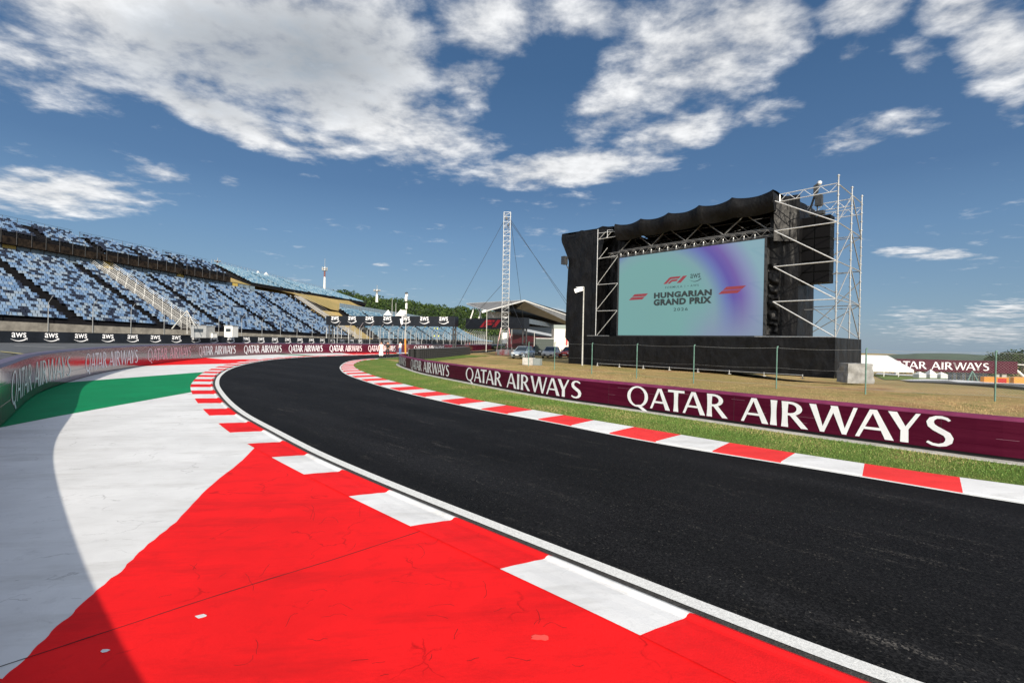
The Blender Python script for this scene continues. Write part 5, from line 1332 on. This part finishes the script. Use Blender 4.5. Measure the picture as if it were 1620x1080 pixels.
# ------------------------------------------------------------------ cars
def car(loc, yaw, col, label, scale=1.0, group='parked cars by the pit building'):
    loc = Vector(loc); o = thing('parked_car', (0, 0, 0), label, 'car', group)
    body = mat('car_paint_'+label.split()[0], col, .25, metal=.4, coat=.6); W = .86
    sec = [(-2.05, .35, .55, .80), (-1.95, .22, .80, .86), (-1.2, .20, .93, .88), (-.85, .20, .97, .88), (1.25, .20, .98, .88), (1.85, .22, .95, .85), (2.02, .32, .8, .80)]
    mb = MB(); rows = []
    for (x, zl, zh, w) in sec:
        rows.append([(x, -w*.94, zl), (x, -w, zl+.15), (x, -w, zh-.15), (x, -w*.9, zh), (x, 0, zh+.04), (x, w*.9, zh), (x, w, zh-.15), (x, w, zl+.15), (x, w*.94, zl), (x, 0, zl)])
    rows2 = [r+[r[0]] for r in rows]; mb.grid(rows2); mb.poly(rows[0]); mb.poly(list(reversed(rows[-1])))
    b = build('body', mb, body, o, smooth=False)
    mb = MB(); c0 = [(-1.0, -.78, .95), (1.75, -.76, .95), (1.75, .76, .95), (-1.0, .78, .95)]; c1 = [(-.25, -.62, 1.46), (1.3, -.62, 1.46), (1.3, .62, 1.46), (-.25, .62, 1.46)]; mb.box8(c0+c1); build('window', mb, M_GLASS, o)
    mb = MB(); mb.box8([(-.3, -.64, 1.45), (1.35, -.64, 1.45), (1.35, .64, 1.45), (-.3, .64, 1.45), (-.15, -.55, 1.52), (1.2, -.55, 1.52), (1.2, .55, 1.52), (-.15, .55, 1.52)])
    for (x0, x1) in ((-1.0, -.25), (.55, .55), (1.75, 1.3)):
        for sg in (-1, 1): mb.tube((x0, sg*.785, .95), (x1, sg*.63, 1.47), .035, 5)
    build('roof', mb, body, o)
    for x in (-1.3, 1.3):
        for sg in (-1, 1):
            mb = MB(); mb.tube((x, sg*.70, .32), (x, sg*.90, .32), .32, 16); w = build('wheel', mb, M_TYRE, o); mb = MB(); mb.tube((x, sg*.895, .32), (x, sg*.912, .32), .19, 12); build('rim', mb, M_STEEL, w)
    for sg in (-1, 1): mb = MB(); mb.box((-2.0, sg*.62, .70), (.12, .34, .16)); build('headlight', mb, M_STEELB, o); mb = MB(); mb.box((-.75, sg*.98, 1.02), (.14, .18, .13)); build('mirror', mb, body, o)
    mb = MB(); mb.box((-2.06, 0, .42), (.04, 1.1, .22)); build('grille', mb, M_TYRE, o)
    mb = MB(); mb.box((-2.085, 0, .47), (.02, .5, .11)); build('number_plate', mb, M_WPAINT, o)
    o.location = loc; o.rotation_euler = (0, 0, yaw); o.scale = (scale,)*3; return o
# front of car points to local -x
car(G(828, 567), R(68), (.38, .45, .52), 'silver-blue parked hatchback left of the other silver car, behind the concrete block', 1.0)
car(G(872, 566), R(72), (.42, .42, .42), 'silver parked compact car facing the track beside the stage wing', 1.0)
car(G(852, 562), R(75), (.10, .10, .11), 'dark grey parked car squeezed between the two silver cars', 1.0)
car(G(902, 566), R(60), (.45, .03, .02), 'red vehicle half hidden behind the stage wing', 1.0)
car(Vector((P(747, 556, 122).x, 122, .05)), R(170), (.40, .03, .03), 'small red car parked by the far catch fence', 1.0)

# ------------------------------------------------------------------ pit building
def pit_building():
    o = thing('pit_building', P(830, 556, 100), 'modern pit building with white-edged wing roof behind the mast', 'building')
    A = P(738, 481.5, 118); B = P(770.5, 492.5, 106); C = P(830, 476.5, 100); D = P(930, 510.5, 180); E = P(930, 524, 178); Fp = P(817, 487.5, 102.5)
    Mr = mat('grey_roof_soffit', (.17, .17, .17), .5, var=.15, vscale=.3); Mw = M_WPAINT
    up = Vector((0, 0, .30)); mb = MB()
    for poly in ([A, B, C], [C, Fp, E, D]): mb.poly([p-up*.2 for p in poly]); mb.poly([p+up for p in reversed(poly)])
    mb.poly([A+up, C+up, D+up+Vector((10, 30, 1)), A+up+Vector((10, 50, 0))])
    build('roof', mb, Mr, o)
    mb = MB()
    for p, q in ((A, B), (B, C), (A, C), (C, D)): 
        d = Vector((0, -.2, 0)); mb.box8([p+d, q+d, q-d, p-d, p+up*.9+d, q+up*.9+d, q+up*.9-d, p+up*.9-d])
    build('fascia', mb, Mw, o)
    mb = MB(); a, b = P(800, 487, 112), P(935, 520, 185); lo = P(800, 556, 112).z
    Md = mat('dark_glass_facade', (.015, .016, .02), .2)
    mb.poly([Vector((a.x, a.y, lo)), Vector((b.x, b.y, lo)), Vector((b.x, b.y, b.z+4)), Vector((a.x, a.y, a.z+1.5))]); mb.poly([Vector((a.x, a.y, lo)), Vector((a.x, a.y, a.z+1.5)), Vector((a.x+5, a.y+60, a.z+1.5)), Vector((a.x+5, a.y+60, lo))]); build('facade', mb, Md, o)
    def band(x0, y0, x1, y1, h0, h1, Y0, Y1, m, nm, thick=.5):
        p, q = P(x0, y0, Y0), P(x1, y1, Y1); p2, q2 = P(x0, y0+h0, Y0), P(x1, y1+h1, Y1); d = Vector((.2, thick, 0)); mb = MB(); mb.box8([p2, q2, q2+d, p2+d, p, q, q+d, p+d]); build(nm, mb, m, o)
    band(830, 519.5, 897, 533.5, 4.2, 3.2, 103, 150, mat('pale_blue_balcony', (.40, .44, .50), .5), 'balcony', 2.0)
    band(832, 503, 880, 513, 8, 6, 104, 148, mat('grey_window_band', (.10, .11, .12), .25), 'window')
    for k in range(7):
        x = 836+k*6.5; p = P(x, 503+ (x-832)*.21, 103.6+(x-832)*.9); q = P(x, 511+(x-832)*.17, 103.6+(x-832)*.9); mb = MB(); mb.tube(p, q, .12, 5); build('window_frame', mb, M_STEEL, o)
    band(800, 528, 890, 536, 22, 12, 108, 150, mat('dark_red_wall', (.055, .004, .01), .6), 'pit_wall')
    for (x0, y0, x1, y1, Y) in ((750, 487, 744, 503, 114), (762, 491, 757, 503, 111), (776, 493, 783, 503, 109), (757, 488, 762, 503, 113)):
        mb = MB(); mb.tube(P(x0, y0, Y), P(x1, y1+2, Y), .16, 6); build('strut', mb, Mw, o)
    mb = MB(); p = P(772, 493, 109); q = P(793, 503, 109); zq = P(772, 503, 109).z; mb.box8([Vector((p.x, 109, zq)), Vector((q.x, 109, zq)), Vector((q.x, 118, zq)), Vector((p.x, 118, zq)), Vector((p.x, 109, p.z)), Vector((q.x+2, 109, p.z)), Vector((q.x+2, 118, p.z)), Vector((p.x, 118, p.z))]); build('tower_block', mb, M_CONCL, o)
pit_building()
def white_hut():
    Yh = 96; k_ = Yh/70; a = P(876, 552, Yh); b = P(905, 552, Yh); top = P(876, 516, Yh).z; o = thing('white_building', Vector((a.x, Yh, 0)), 'small white box building with grey roof band left of the stage', 'building')
    mb = MB(); mb.box8([(a.x, Yh, 0), (b.x, Yh, 0), (b.x, Yh+6, 0), (a.x, Yh+6, 0), (a.x, Yh, top-.4), (b.x, Yh, top-.4), (b.x, Yh+6, top-.4), (a.x, Yh+6, top-.4)]); build('wall', mb, mat('white_render', (.62, .60, .56), .8, var=.06), o)
    mb = MB(); mb.box8([(a.x-.1, Yh-.1, top-.4), (b.x, Yh-.1, top-.4), (b.x, Yh+6, top-.4), (a.x-.1, Yh+6, top-.4), (a.x-.1, Yh-.1, top+.3), (b.x, Yh-.1, top+.3), (b.x, Yh+6, top+.3), (a.x-.1, Yh+6, top+.3)]); build('roof', mb, mat('grey_green_roof', (.20, .24, .23), .5), o)
    mb = MB(); p = P(897, 534, Yh-.2); mb.box(p-Vector((0, 0, .7)), (.25, .1, 1.5)); build('red_stripe', mb, M_SCREW, o)
    o = thing('container', P(862, 556, 74), 'dark green-grey container left of the small white building', 'container'); mb = MB(); a = P(847, 556, 74); b = P(876, 556, 74); t = P(850, 535, 74).z
    mb.box8([(a.x, 74, 0), (b.x, 74, 0), (b.x, 77, 0), (a.x, 77, 0), (a.x, 74, t), (b.x, 74, t), (b.x, 77, t), (a.x, 77, t)]); build('container_body', mb, mat('dark_green_container', (.035, .05, .045), .6), o)
    mb = MB(); mb.box(((a.x+b.x)/2, 73.98, t), (b.x-a.x, .1, .12)); build('roof_edge', mb, M_STEEL, o)
white_hut()

# ------------------------------------------------------------------ people
def person(foot, h, yaw, shirt, legs, hair, skirt=None, label='', pose='clasp', scale=1.0):
    o = thing('person', foot, label, 'person'); f = h/1.75
    joints = {'pel': (0, 0, .95), 'che': (0, 0, 1.25), 'neck': (0, .0, 1.46), 'head': (0, -.01, 1.55), 'top': (0, 0, 1.68),
              'shl': (-.18, 0, 1.42), 'ell': (-.27, .03, 1.15), 'wrl': (-.06, -.20, .97), 'hal': (-.02, -.22, .94), 'shr': (.18, 0, 1.42), 'elr': (.27, .03, 1.15), 'wrr': (.06, -.20, .97), 'har': (.02, -.22, .94),
              'hl': (-.09, 0, .9), 'kl': (-.11, -.02, .5), 'al': (-.12, .02, .08), 'tl': (-.13, -.14, .03), 'hr': (.09, 0, .9), 'kr': (.11, -.02, .5), 'ar': (.12, .02, .08), 'tr': (.13, -.14, .03)}
    rad = {'pel': .13, 'che': .15, 'neck': .06, 'head': .095, 'top': .075, 'shl': .065, 'ell': .045, 'wrl': .032, 'hal': .035, 'shr': .065, 'elr': .045, 'wrr': .032, 'har': .035, 'hl': .09, 'kl': .06, 'al': .045, 'tl': .04, 'hr': .09, 'kr': .06, 'ar': .045, 'tr': .04}
    if pose == 'side':
        for k, v in (('wrl', (-.22, -.12, .9)), ('hal', (-.22, -.15, .84)), ('wrr', (.24, .05, .9)), ('har', (.24, .04, .83))): joints[k] = v
    ed = [('pel', 'che'), ('che', 'neck'), ('neck', 'head'), ('head', 'top'), ('che', 'shl'), ('shl', 'ell'), ('ell', 'wrl'), ('wrl', 'hal'), ('che', 'shr'), ('shr', 'elr'), ('elr', 'wrr'), ('wrr', 'har'), ('pel', 'hl'), ('hl', 'kl'), ('kl', 'al'), ('al', 'tl'), ('pel', 'hr'), ('hr', 'kr'), ('kr', 'ar'), ('ar', 'tr')]
    ks = list(joints); me = bpy.data.meshes.new('body'); me.from_pydata([joints[k] for k in ks], [(ks.index(a), ks.index(b)) for a, b in ed], [])
    ob = bpy.data.objects.new('body', me); COL.objects.link(ob); sm = ob.modifiers.new('s', 'SKIN'); me.skin_vertices
    if not me.skin_vertices: me.attributes
    for i, k in enumerate(ks): q_ = 1.28; me.skin_vertices[0].data[i].radius = (rad[k]*q_, rad[k]*q_*(.75 if k in ('pel', 'che') else 1))
    me.skin_vertices[0].data[0].use_root = True
    ss = ob.modifiers.new('sub', 'SUBSURF'); ss.levels = 1; ss.render_levels = 1
    dg = bpy.context.evaluated_depsgraph_get(); m2 = bpy.data.meshes.new_from_object(ob.evaluated_get(dg)); bpy.data.objects.remove(ob)
    skin = mat('skin', (.45, .24, .16), .5)
    for m in (skin, shirt, legs, M_TYRE): m2.materials.append(m)
    for p in m2.polygons:
        c = p.center; z = c.z
        if z > 1.45: k = 0
        elif z > .93 and abs(c.x) < .26 and c.y > -.13 and not (z < 1.32 and abs(c.x) > .20): k = 1
        elif z > .8 and (abs(c.x) > .16 or c.y < -.12): k = 0
        elif z < .1: k = 3
        else: k = 2
        p.material_index = k; p.use_smooth = True
    b = bpy.data.objects.new('body', m2); COL.objects.link(b); b.parent = o
    mb = MB(); mb.sphere((0, .02, 1.64), .105, n=6, sz=1.0); 
    if skirt: mb.sphere((0, .07, 1.52), .09, n=5, sz=1.9)
    hb = build('hair', mb, hair); hb.parent = o
    mb = MB(); mb.tube((-.035, -.09, 1.6), (-.035, -.098, 1.6), .012, 6); mb.tube((.035, -.09, 1.6), (.035, -.098, 1.6), .012, 6); e = build('eyes', mb, M_TYRE); e.parent = o
    if skirt:
        mb = MB(); rows = []
        for (z, r) in ((1.40, .15), (1.2, .165), (1.02, .15), (.8, .19), (.5, .235), (.22, .28)): rows.append([(r*math.cos(a)*(1+.05*math.sin(a*7)), r*.8*math.sin(a), z) for a in np.linspace(0, 2*math.pi, 25)])
        mb.grid(rows); s_ = build('dress', mb, skirt, smooth=True); s_.parent = o
    o.rotation_euler = (0, 0, yaw); o.scale = (f,)*3; return o
M_BLKC = mat('black_clothes', (.012, .012, .014), .8); M_WHC = mat('white_clothes', (.75, .75, .76), .8); M_BLUC = mat('blue_jeans', (.12, .22, .42), .8)
hd = mat('dark_hair', (.02, .015, .01), .6); hb_ = mat('brown_hair', (.16, .06, .03), .6)
person(G(613.2, 565.3), 1.78, R(8), M_BLKC, M_BLKC, hd, None, 'person in black standing with clasped hands on the track edge')
person(G(602.8, 564.7), 1.72, R(20), M_WHC, M_WHC, hb_, M_WHC, 'person in a long white dress standing beside the person in black', 'side')
person(G(633, 561), 1.78, R(-30), M_WHC, M_BLUC, hd, None, 'person in white top and blue jeans by the end of the inner barrier', 'side')
M_HV = mat('hi_vis_yellow', (.62, .75, .05), .7)
for k, (x, t, d) in enumerate(((669, 150, 9), (673, 153, 8), (687, 163, 7), (692, 166, 7), (687, 160, 1.5), (694, 166, 1.6))):
    z = 1.6+(10.9-.01*(t-90)-1.6)*((d-.5)/14.5)+.3
    tt = t
    # slide along the terrace until the sight line is right
    best = min(np.arange(95, 198, .5), key=lambda q: abs(project(*sp(q, d, z))[0]-x)); p = sp(best, d, z)
    person(p, 1.75, R(20), M_HV, M_BLUC, hd, None, 'person in a yellow hi-vis vest %s' % ['leftmost up in the teal stand', 'second from left up in the teal stand', 'third from left up in the teal stand', 'rightmost up in the teal stand', 'left of the pair low in the teal stand', 'right of the pair low in the teal stand'][k], 'side')

# ------------------------------------------------------------------ masts on the skyline
def comm_mast(x, yb, yt, Y, r, label, drum, red=True):
    b = P(x, yb, Y); t = P(x+.021*(yb-yt), yt, Y); o = thing('radio_mast', b, label, 'mast'); k = (t-b); mb = MB(); mb.tube(b, b+k*.45, r, 10, r2=r*.8); build('lower_shaft', mb, M_WPAINT, o)
    mb = MB(); mb.tube(b+k*.45, b+k*.62, r*.8, 10); build('red_section', mb, mat('faded_red_paint', (.16, .06, .055), .5) if red else M_STEEL, o)
    mb = MB(); c = b+k*.64
    for q in range(drum): mb.tube(c+k*(.05*q), c+k*(.05*q+.02), r*2.4, 12); 
    for a in range(6): mb.box(c+k*.05+Vector((math.cos(a*1.05)*r*2.3, math.sin(a*1.05)*r*2.3, 0)), (r*.7, r*.7, k.length*.10))
    mb.tube(b+k*.62, b+k*.76, r*.5, 8); build('antenna_ring', mb, M_STEEL, o); mb = MB(); mb.tube(b+k*.75, b+k, r*.18, 6); build('spire', mb, M_STEEL, o)
comm_mast(513, 462, 409, 230, .5, 'white and red radio mast with antenna ring behind the teal hillside stand', 2)
comm_mast(344, 424, 408, 150, .35, 'short antenna mast at the corner where upper tier meets the teal stand', 1)
comm_mast(596, 478, 451, 330, .9, 'hilltop radio tower with two platforms above the wooded hill', 2, False)
for (x, yb, yt, lab) in ((620, 500, 472, 'tall slim lamp post before the wooded hill, taller of the pair'), (626, 500, 479, 'short slim lamp post before the wooded hill, right of the taller one')):
    light_pole(x, yb, yt, 130, lab, .06, False)
def tents():
    for (x, y, Y, w, lab) in ((408, 437, 168, 2.4, 'left small white tent peak on top of the teal hillside stand'), (421, 439, 168, 2.4, 'right small white tent peak on top of the teal hillside stand'), (614, 499, 125, 1.9, 'small white tent peak above the black gantry, leftmost'), (634, 500, 122, 2.2, 'small white tent peak above the black gantry beside the camera mast')):
        c = P(x, y, Y); o = thing('party_tent', c, lab, 'tent'); mb = MB(); h = w*.8
        q = [c+Vector((i*w/2, j*w/2, 0)) for i, j in ((-1, -1), (1, -1), (1, 1), (-1, 1))]; ap = c+Vector((0, 0, h))
        for i in range(4): 
            m_ = (q[i]+q[(i+1) % 4])/2; mb.poly([q[i], q[(i+1) % 4], ap])
        build('canopy', mb, M_WPAINT, o); mb = MB(); 
        for i in range(4): mb.tube(q[i], q[i]-Vector((0, 0, 1.8)), .06, 5)
        build('tent_pole', mb, M_STEEL, o)
tents()

# ------------------------------------------------------------------ foliage
M_LEAF = [mat('leaf_dark', (.016, .032, .010), .8, spec=.15), mat('leaf_mid', (.034, .062, .016), .8, spec=.15), mat('leaf_light', (.062, .095, .024), .8, spec=.15)]
def leaf_cloud(centres, n_per, size, name, parent=None, label=None, kind=None, flat=.8, lump=.55):
    V = []; Fs = []; Mi = []
    for (c, r, tone) in centres:
        k = int(n_per*max(.3, r*r/9)); d = rng.normal(size=(k, 3)); d /= np.linalg.norm(d, axis=1)[:, None]
        rad = r*rng.uniform(.55, 1.0, k)**.5*(1+.18*np.sin(d[:, 0]*5+tone*7)*np.cos(d[:, 2]*4+c[0]))
        p = np.array(c)+d*rad[:, None]*np.array([1, 1, flat])
        a = rng.normal(size=(k, 3)); a /= np.linalg.norm(a, axis=1)[:, None]; b = np.cross(a, rng.normal(size=(k, 3))); b /= np.linalg.norm(b, axis=1)[:, None]
        s = size*rng.uniform(.6, 1.5, k)[:, None]
        q = np.stack([p-a*s, p-b*s*.7, p+a*s, p+b*s*.7], 1).reshape(-1, 3); i0 = len(V)
        V.extend(q.tolist()); Fs.extend([(i0+4*j, i0+4*j+1, i0+4*j+2, i0+4*j+3) for j in range(k)])
        Mi.extend(np.clip((rng.normal(0, .6, k)+tone*3).astype(int), 0, 2).tolist())
    mb = MB(); mb.v = V; mb.f = Fs; mb.m = Mi; return build(name, mb, M_LEAF, parent)
def wooded_hill():
    # crest from the survey, at about 300 m
    prof = [(430, 470), (520, 462), (532, 459), (553, 459), (566, 466), (600, 470.5), (643, 475.5), (683, 483), (717, 487.5), (742, 489.5), (800, 494), (870, 500), (900, 506), (980, 520), (1060, 532)]
    Yc = 430; K = Yc/300
    pts = [P(x, y, Yc) for x, y in prof]; xs = [p.x for p in pts]; zs = [p.z for p in pts]
    mb = MB(); X = np.arange(-190*K, 110*K, 8)
    def crest(x): return float(np.interp(x, xs, zs))
    rows = []
    for (dy, f) in ((-110, .02), (-80, .35), (-50, .62), (-20, .86), (0, .97), (40, 1.0), (120, .9)):
        dy *= K; rows.append([(x*(1+dy/Yc*.8), Yc+dy, -2+(crest(x)+1.0)*f) for x in X])
    mb.grid(rows); struct('wooded_hill', mb, mat('forest_floor', (.018, .032, .012), .9, var=.3, vscale=.1), smooth=True, label='hill under the woods beyond the circuit')
    cs = []
    for (dy, f) in ((-104, .08), (-92, .2), (-80, .33), (-66, .46), (-52, .6), (-38, .7), (-24, .8), (-10, .88), (2, .93)):
        x = -185*K+random.uniform(0, 3); dy *= K
        while x < 105*K:
            r = random.uniform(3.4, 5.6); z = -2+(crest(x)+2.2)*f+random.uniform(-1.2, .8)-.4
            cs.append(((x*(1+dy/Yc*.8)+random.uniform(-1, 1), Yc+dy+random.uniform(-4, 4), z), r, random.uniform(.12, .75))); x += r*1.15
    print('forest crowns', len(cs)); o = leaf_cloud(cs, 75, .68, 'forest', flat=.9); tag(o, 'dense green woodland covering the distant hill', 'woodland', None, 'stuff')
wooded_hill()
def tree(base, h, r, label, name='tree', group=None, n=260, tone=.35):
    o = thing(name, base, label, 'tree', group); b = Vector(base); mb = MB(); mb.tube(b, b+Vector((.1, 0, h*.55)), h*.035, 7, r2=h*.02)
    for k in range(5): a = k*1.26; mb.tube(b+Vector((0, 0, h*(.3+.05*k))), b+Vector((math.cos(a)*r*.6, math.sin(a)*r*.6, h*(.62+.05*k))), h*.014, 5, r2=h*.006)
    build('trunk', mb, mat('bark', (.07, .05, .035), .9), o)
    cs = [((b.x+random.uniform(-.5, .5)*r, b.y+random.uniform(-.5, .5)*r, b.z+h*random.uniform(.42, .88)), r*random.uniform(.35, .6), random.uniform(.1, .6)+tone-.3) for _ in range(9)]
    leaf_cloud(cs, n, .22, 'crown', o)
for k, (x, Y, yt, lab) in enumerate(((1583, 128, 556, 'round dark tree just right of the green fence post'), (1600, 132, 558, 'middle dark tree behind the right end of the burgundy bridge board'), (1617, 126, 553, 'rightmost tall tree at the edge of the picture'), (1640, 130, 555, 'tree just beyond the right edge'), (1566, 140, 566, 'low dark tree partly behind the burgundy bridge board'))):
    if x > 1625: continue
    b = P(x, 594, Y); tp = P(x, yt, Y); b.z = terrain(b.x, b.y)-.2; tree(b, tp.z-b.z, (tp.z-b.z)*.55, lab)
# shrubs under the bridge board
for k in range(9):
    x = 1420+k*24; Y = 122+4*(k % 3); b = P(x, 597, Y); b.z = terrain(b.x, b.y)-.1
    o = thing('bush', b, 'low green bushes in a row under and behind the far burgundy bridge board', 'bush', 'bushes under the bridge board')
    leaf_cloud([((b.x+random.uniform(-1.5, 1.5), b.y+random.uniform(-1, 1), b.z+random.uniform(.6, 1.6)), random.uniform(1., 1.7), random.uniform(.1, .4)) for _ in range(5)], 240, .18, 'foliage', o)

# ------------------------------------------------------------------ far right: second track, bridge board, tent
def far_right():
    def patch(name, px, m, dz, label):
        bm = bmesh.new(); vs = [bm.verts.new(GT(x, y)+Vector((0, 0, dz))) for x, y in px]; f = bm.faces.new(vs); bmesh.ops.triangulate(bm, faces=[f]); bmesh.ops.subdivide_edges(bm, edges=bm.edges, cuts=3, use_grid_fill=True)
        for v in bm.verts: v.co.z = terrain(v.co.x, v.co.y)+dz
        me = bpy.data.meshes.new(name); bm.to_mesh(me); bm.free(); me.materials.append(m); o = bpy.data.objects.new(name, me); COL.objects.link(o); o['kind'] = 'structure'; o['label'] = label
    patch('far_track', [(1430, 603), (1500, 600.5), (1640, 610), (1800, 622), (1800, 634), (1640, 618.5), (1560, 611), (1480, 606)], mat('grey_track_asphalt', (.10, .10, .10), .8, var=.15), .12, 'grey track section far right')
    patch('far_runoff', [(1423, 602.3), (1460, 601), (1500, 601.2), (1545, 604.5), (1640, 609), (1800, 618), (1800, 625), (1640, 613.5), (1540, 607), (1500, 603.6), (1440, 603.2)], M_WHITE, .17, 'white painted strip beside the far right track')
    patch('far_runoff', [(1388, 590.5), (1430, 593.2), (1500, 595.5), (1496, 597), (1430, 595.2), (1385, 592.5)], M_WHITE, .17, 'thin white strip in front of the white tent')
    patch('far_verge', [(1380, 593), (1430, 595.5), (1500, 597.5), (1525, 600), (1480, 601.5), (1400, 601)], M_VERGE, .08, 'green verge in front of the white tent')
    # marquee
    Y = 95; gz = lambda x: terrain(px_dir(x, 590)[0]*Y, Y)
    a = P(1330, 590, Y); b = P(1446, 592, Y); a.z = b.z = terrain(b.x, Y)-.1
    rT = P(1416, 562.5, Y+6); ev = P(1450, 585, Y)
    o = thing('marquee', (a+b)/2, 'large white marquee with hipped roof right of the stage', 'tent'); mb = MB()
    x0, x1, y0, y1, ze, zr_ = a.x, b.x, Y, Y+16, ev.z, rT.z; r1 = rT.x+ (16/2-6)*.0
    mb.quad((x0, y0, ze), (x1, y0, ze), (rT.x, Y+8, zr_), (x0, Y+8, zr_)); mb.quad((x1, y1, ze), (x0, y1, ze), (x0, Y+8, zr_), (rT.x, Y+8, zr_)); mb.poly([(x1, y0, ze), (x1, y1, ze), (rT.x, Y+8, zr_)])
    build('roof', mb, M_WPAINT, o); mb = MB(); mb.quad((x0, y0+.05, ze-.5), (x1, y0+.05, ze-.5), (x1, y0+.05, ze), (x0, y0+.05, ze)); mb.quad((x1-.02, y0, ze-.5), (x1-.02, y1, ze-.5), (x1-.02, y1, ze), (x1-.02, y0, ze)); build('valance', mb, M_WPAINT, o)
    for k in range(6):
        x = x0+(x1-x0)*(k/5)-.1; mb = MB(); mb.tube((x, y0+.1, b.z), (x, y0+.1, ze), .09, 6); build('tent_pole', mb, M_WPAINT, o)
    # bridge board
    YL, YR = 112, 104; TL = P(1418, 567.5, YL); TR = P(1610, 572, YR); zt = (TL.z+TR.z)/2; hB = P(1500, 568.5, 108).z-P(1500, 587.5, 108).z; ax = TR-TL; ax.z = 0; L_ = ax.length; ax.normalize(); n = Vector((ax.y, -ax.x, 0))
    org = Vector((TL.x, TL.y, 0)); slope = (TR.z-TL.z)/L_
    o = thing('bridge', (TL+TR)/2-Vector((0, 0, 5)), 'burgundy lettered footbridge board spanning the far right track', 'bridge')
    def fn(s, z, off): return org+ax*s+n*off+Vector((0, 0, TL.z-hB+z+slope*s))
    mb = MB(); mb.box8([fn(0, 0, 0), fn(L_, 0, 0), fn(L_, 0, -2), fn(0, 0, -2), fn(0, hB, 0), fn(L_, hB, 0), fn(L_, hB, -2), fn(0, hB, -2)]); build('board', mb, M_VIN, o)
    sl = L_*(1398-1418)/192; sr = L_*(1568-1418)/192
    mb = lettering_mesh(fn, sl-.0, sr, hB*.2, hB*.62)
    # drop what lies left of the board's end
    keep = [i for i, f in enumerate(mb.f) if min((Vector(mb.v[v])-org).dot(ax) for v in f) > .05]; mb.f = [mb.f[i] for i in keep]; mb.m = [mb.m[i] for i in keep]; build('lettering', mb, M_LET, o)
    for (s, w) in ((.86, .5), (.91, .8), (.02, .6)):
        mb = MB(); p = fn(L_*s, 0, -1); g = terrain(p.x, p.y); mb.box(Vector((p.x, p.y, (p.z+g)/2)), (w, 1, p.z-g), ax=ax, ay=Vector((-ax.y, ax.x, 0))); build('pier', mb, M_CONCL, o)
    mb = MB(); p = fn(L_, hB*.4, -1); mb.tube(p, p+ax*4+Vector((0, 0, -4.2)), .25, 6); mb.tube(p+Vector((0, 0, 1)), p+ax*6+Vector((0, 0, .8)), .12, 5); mb.tube(p+ax*2.5+Vector((0, 0, -2.6)), p+ax*2.5+Vector((0, 0, .8)), .1, 5); build('stair', mb, M_WPAINT, o)
    # low barriers under the bridge
    mb = MB()
    for i, (x0_, x1_) in enumerate(((1557, 1596), (1604, 1650))):
        p = GT(x0_, 606); q = GT(x1_, 607.5); o = thing('tyre_barrier', p, 'orange and red tyre barrier under the bridge, %s part' % ('left' if i == 0 else 'right'), 'tyre barrier'); mb = MB(); u = Vector((0, 0, .95)); d = Vector((0, .6, 0)); mb.box8([p, q, q+d, p+d, p+u, q+u, q+d+u, p+d+u]); build('belt', mb, mat('orange_belt', (.70, .26, .03), .6), o)
        mb = MB(); a_ = p.lerp(q, .55); b_ = p.lerp(q, .9); f = Vector((0, -.02, 0)); mb.quad(a_+f+Vector((0, 0, .15)), b_+f+Vector((0, 0, .15)), b_+f+Vector((0, 0, .8)), a_+f+Vector((0, 0, .8))); build('red_panel', mb, M_SCREW, o)
    o = thing('catch_fence', GT(1530, 604), 'grey panel fence with green braces beneath the far bridge', 'fence')
    for k in range(9):
        x = 1500+k*7; p = GT(x, 602.5); mb = MB(); mb.tube(p, p+Vector((0, 0, 1.5)), .05, 5); build('post', mb, M_DSTEEL, o)
        mb = MB(); q = GT(x+6, 602.7); mb.quad(p, q, q+Vector((0, 0, 1.35)), p+Vector((0, 0, 1.35))); build('panel', mb, mat('blue_grey_mesh', (.035, .045, .06), .8), o)
    mb = MB(); p = GT(1538, 603.5); t = p+Vector((0, 0, 1.7)); mb.tube(t, GT(1530, 604), .08, 5); mb.tube(t, GT(1548, 604), .08, 5); mb.tube(t, p, .08, 5); build('brace', mb, M_GPOST, o)
    # parked white vehicle row by the tent
    for k, x in enumerate((1455, 1472, 1489)):
        p = P(x, 592.5, 92); p.z = terrain(p.x, p.y); o = thing('gazebo', p, 'white %s service tent in the row beside the marquee' % ['leftmost small', 'middle peaked', 'rightmost small'][k], 'tent'); mb = MB(); w = 1.5; h = .75
        q = [p+Vector((i*w/2, j*w/2, h)) for i, j in ((-1, -1), (1, -1), (1, 1), (-1, 1))]; ap = p+Vector((0, 0, h+.5+.5*(k == 1)))
        for i in range(4): mb.poly([q[i], q[(i+1) % 4], ap])
        build('canopy', mb, M_WPAINT, o); mb = MB(); mb.box(p+Vector((0, 0, h/2)), (w*.9, w*.9, h-.02)); build('tent_wall', mb, mat('off_white_canvas', (.5, .52, .54), .8), o)
    # distant ridge
    mb = MB(); rows = []; Yr = 2600; prof = [(1150, 561), (1300, 561), (1380, 562), (1420, 560.5), (1450, 559), (1490, 558.6), (1530, 559.8), (1560, 562), (1600, 565), (1700, 569), (1900, 576)]
    ps = [P(x, y, Yr) for x, y in prof]; xx = np.arange(ps[0].x, ps[-1].x, 25)
    def cz(x): return float(np.interp(x, [p.x for p in ps], [p.z for p in ps]))+noise.noise(Vector((x*.02, 0, 0)))*1.6
    for (dy, f) in ((-900, -70), (-500, -38), (-250, -16), (0, 0), (400, -20)): rows.append([(x*(1+dy/Yr), Yr+dy, cz(x)+f+noise.noise(Vector((x*.01, dy*.01, 1)))*3*(f < 0)) for x in xx])
    mb.grid(rows); struct('far_ridge', mb, mat('far_forest', (.045, .075, .045), .9, var=.3, vscale=.012), smooth=True, label='far wooded ridge on the horizon')
far_right()
print('objects', len(bpy.data.objects))
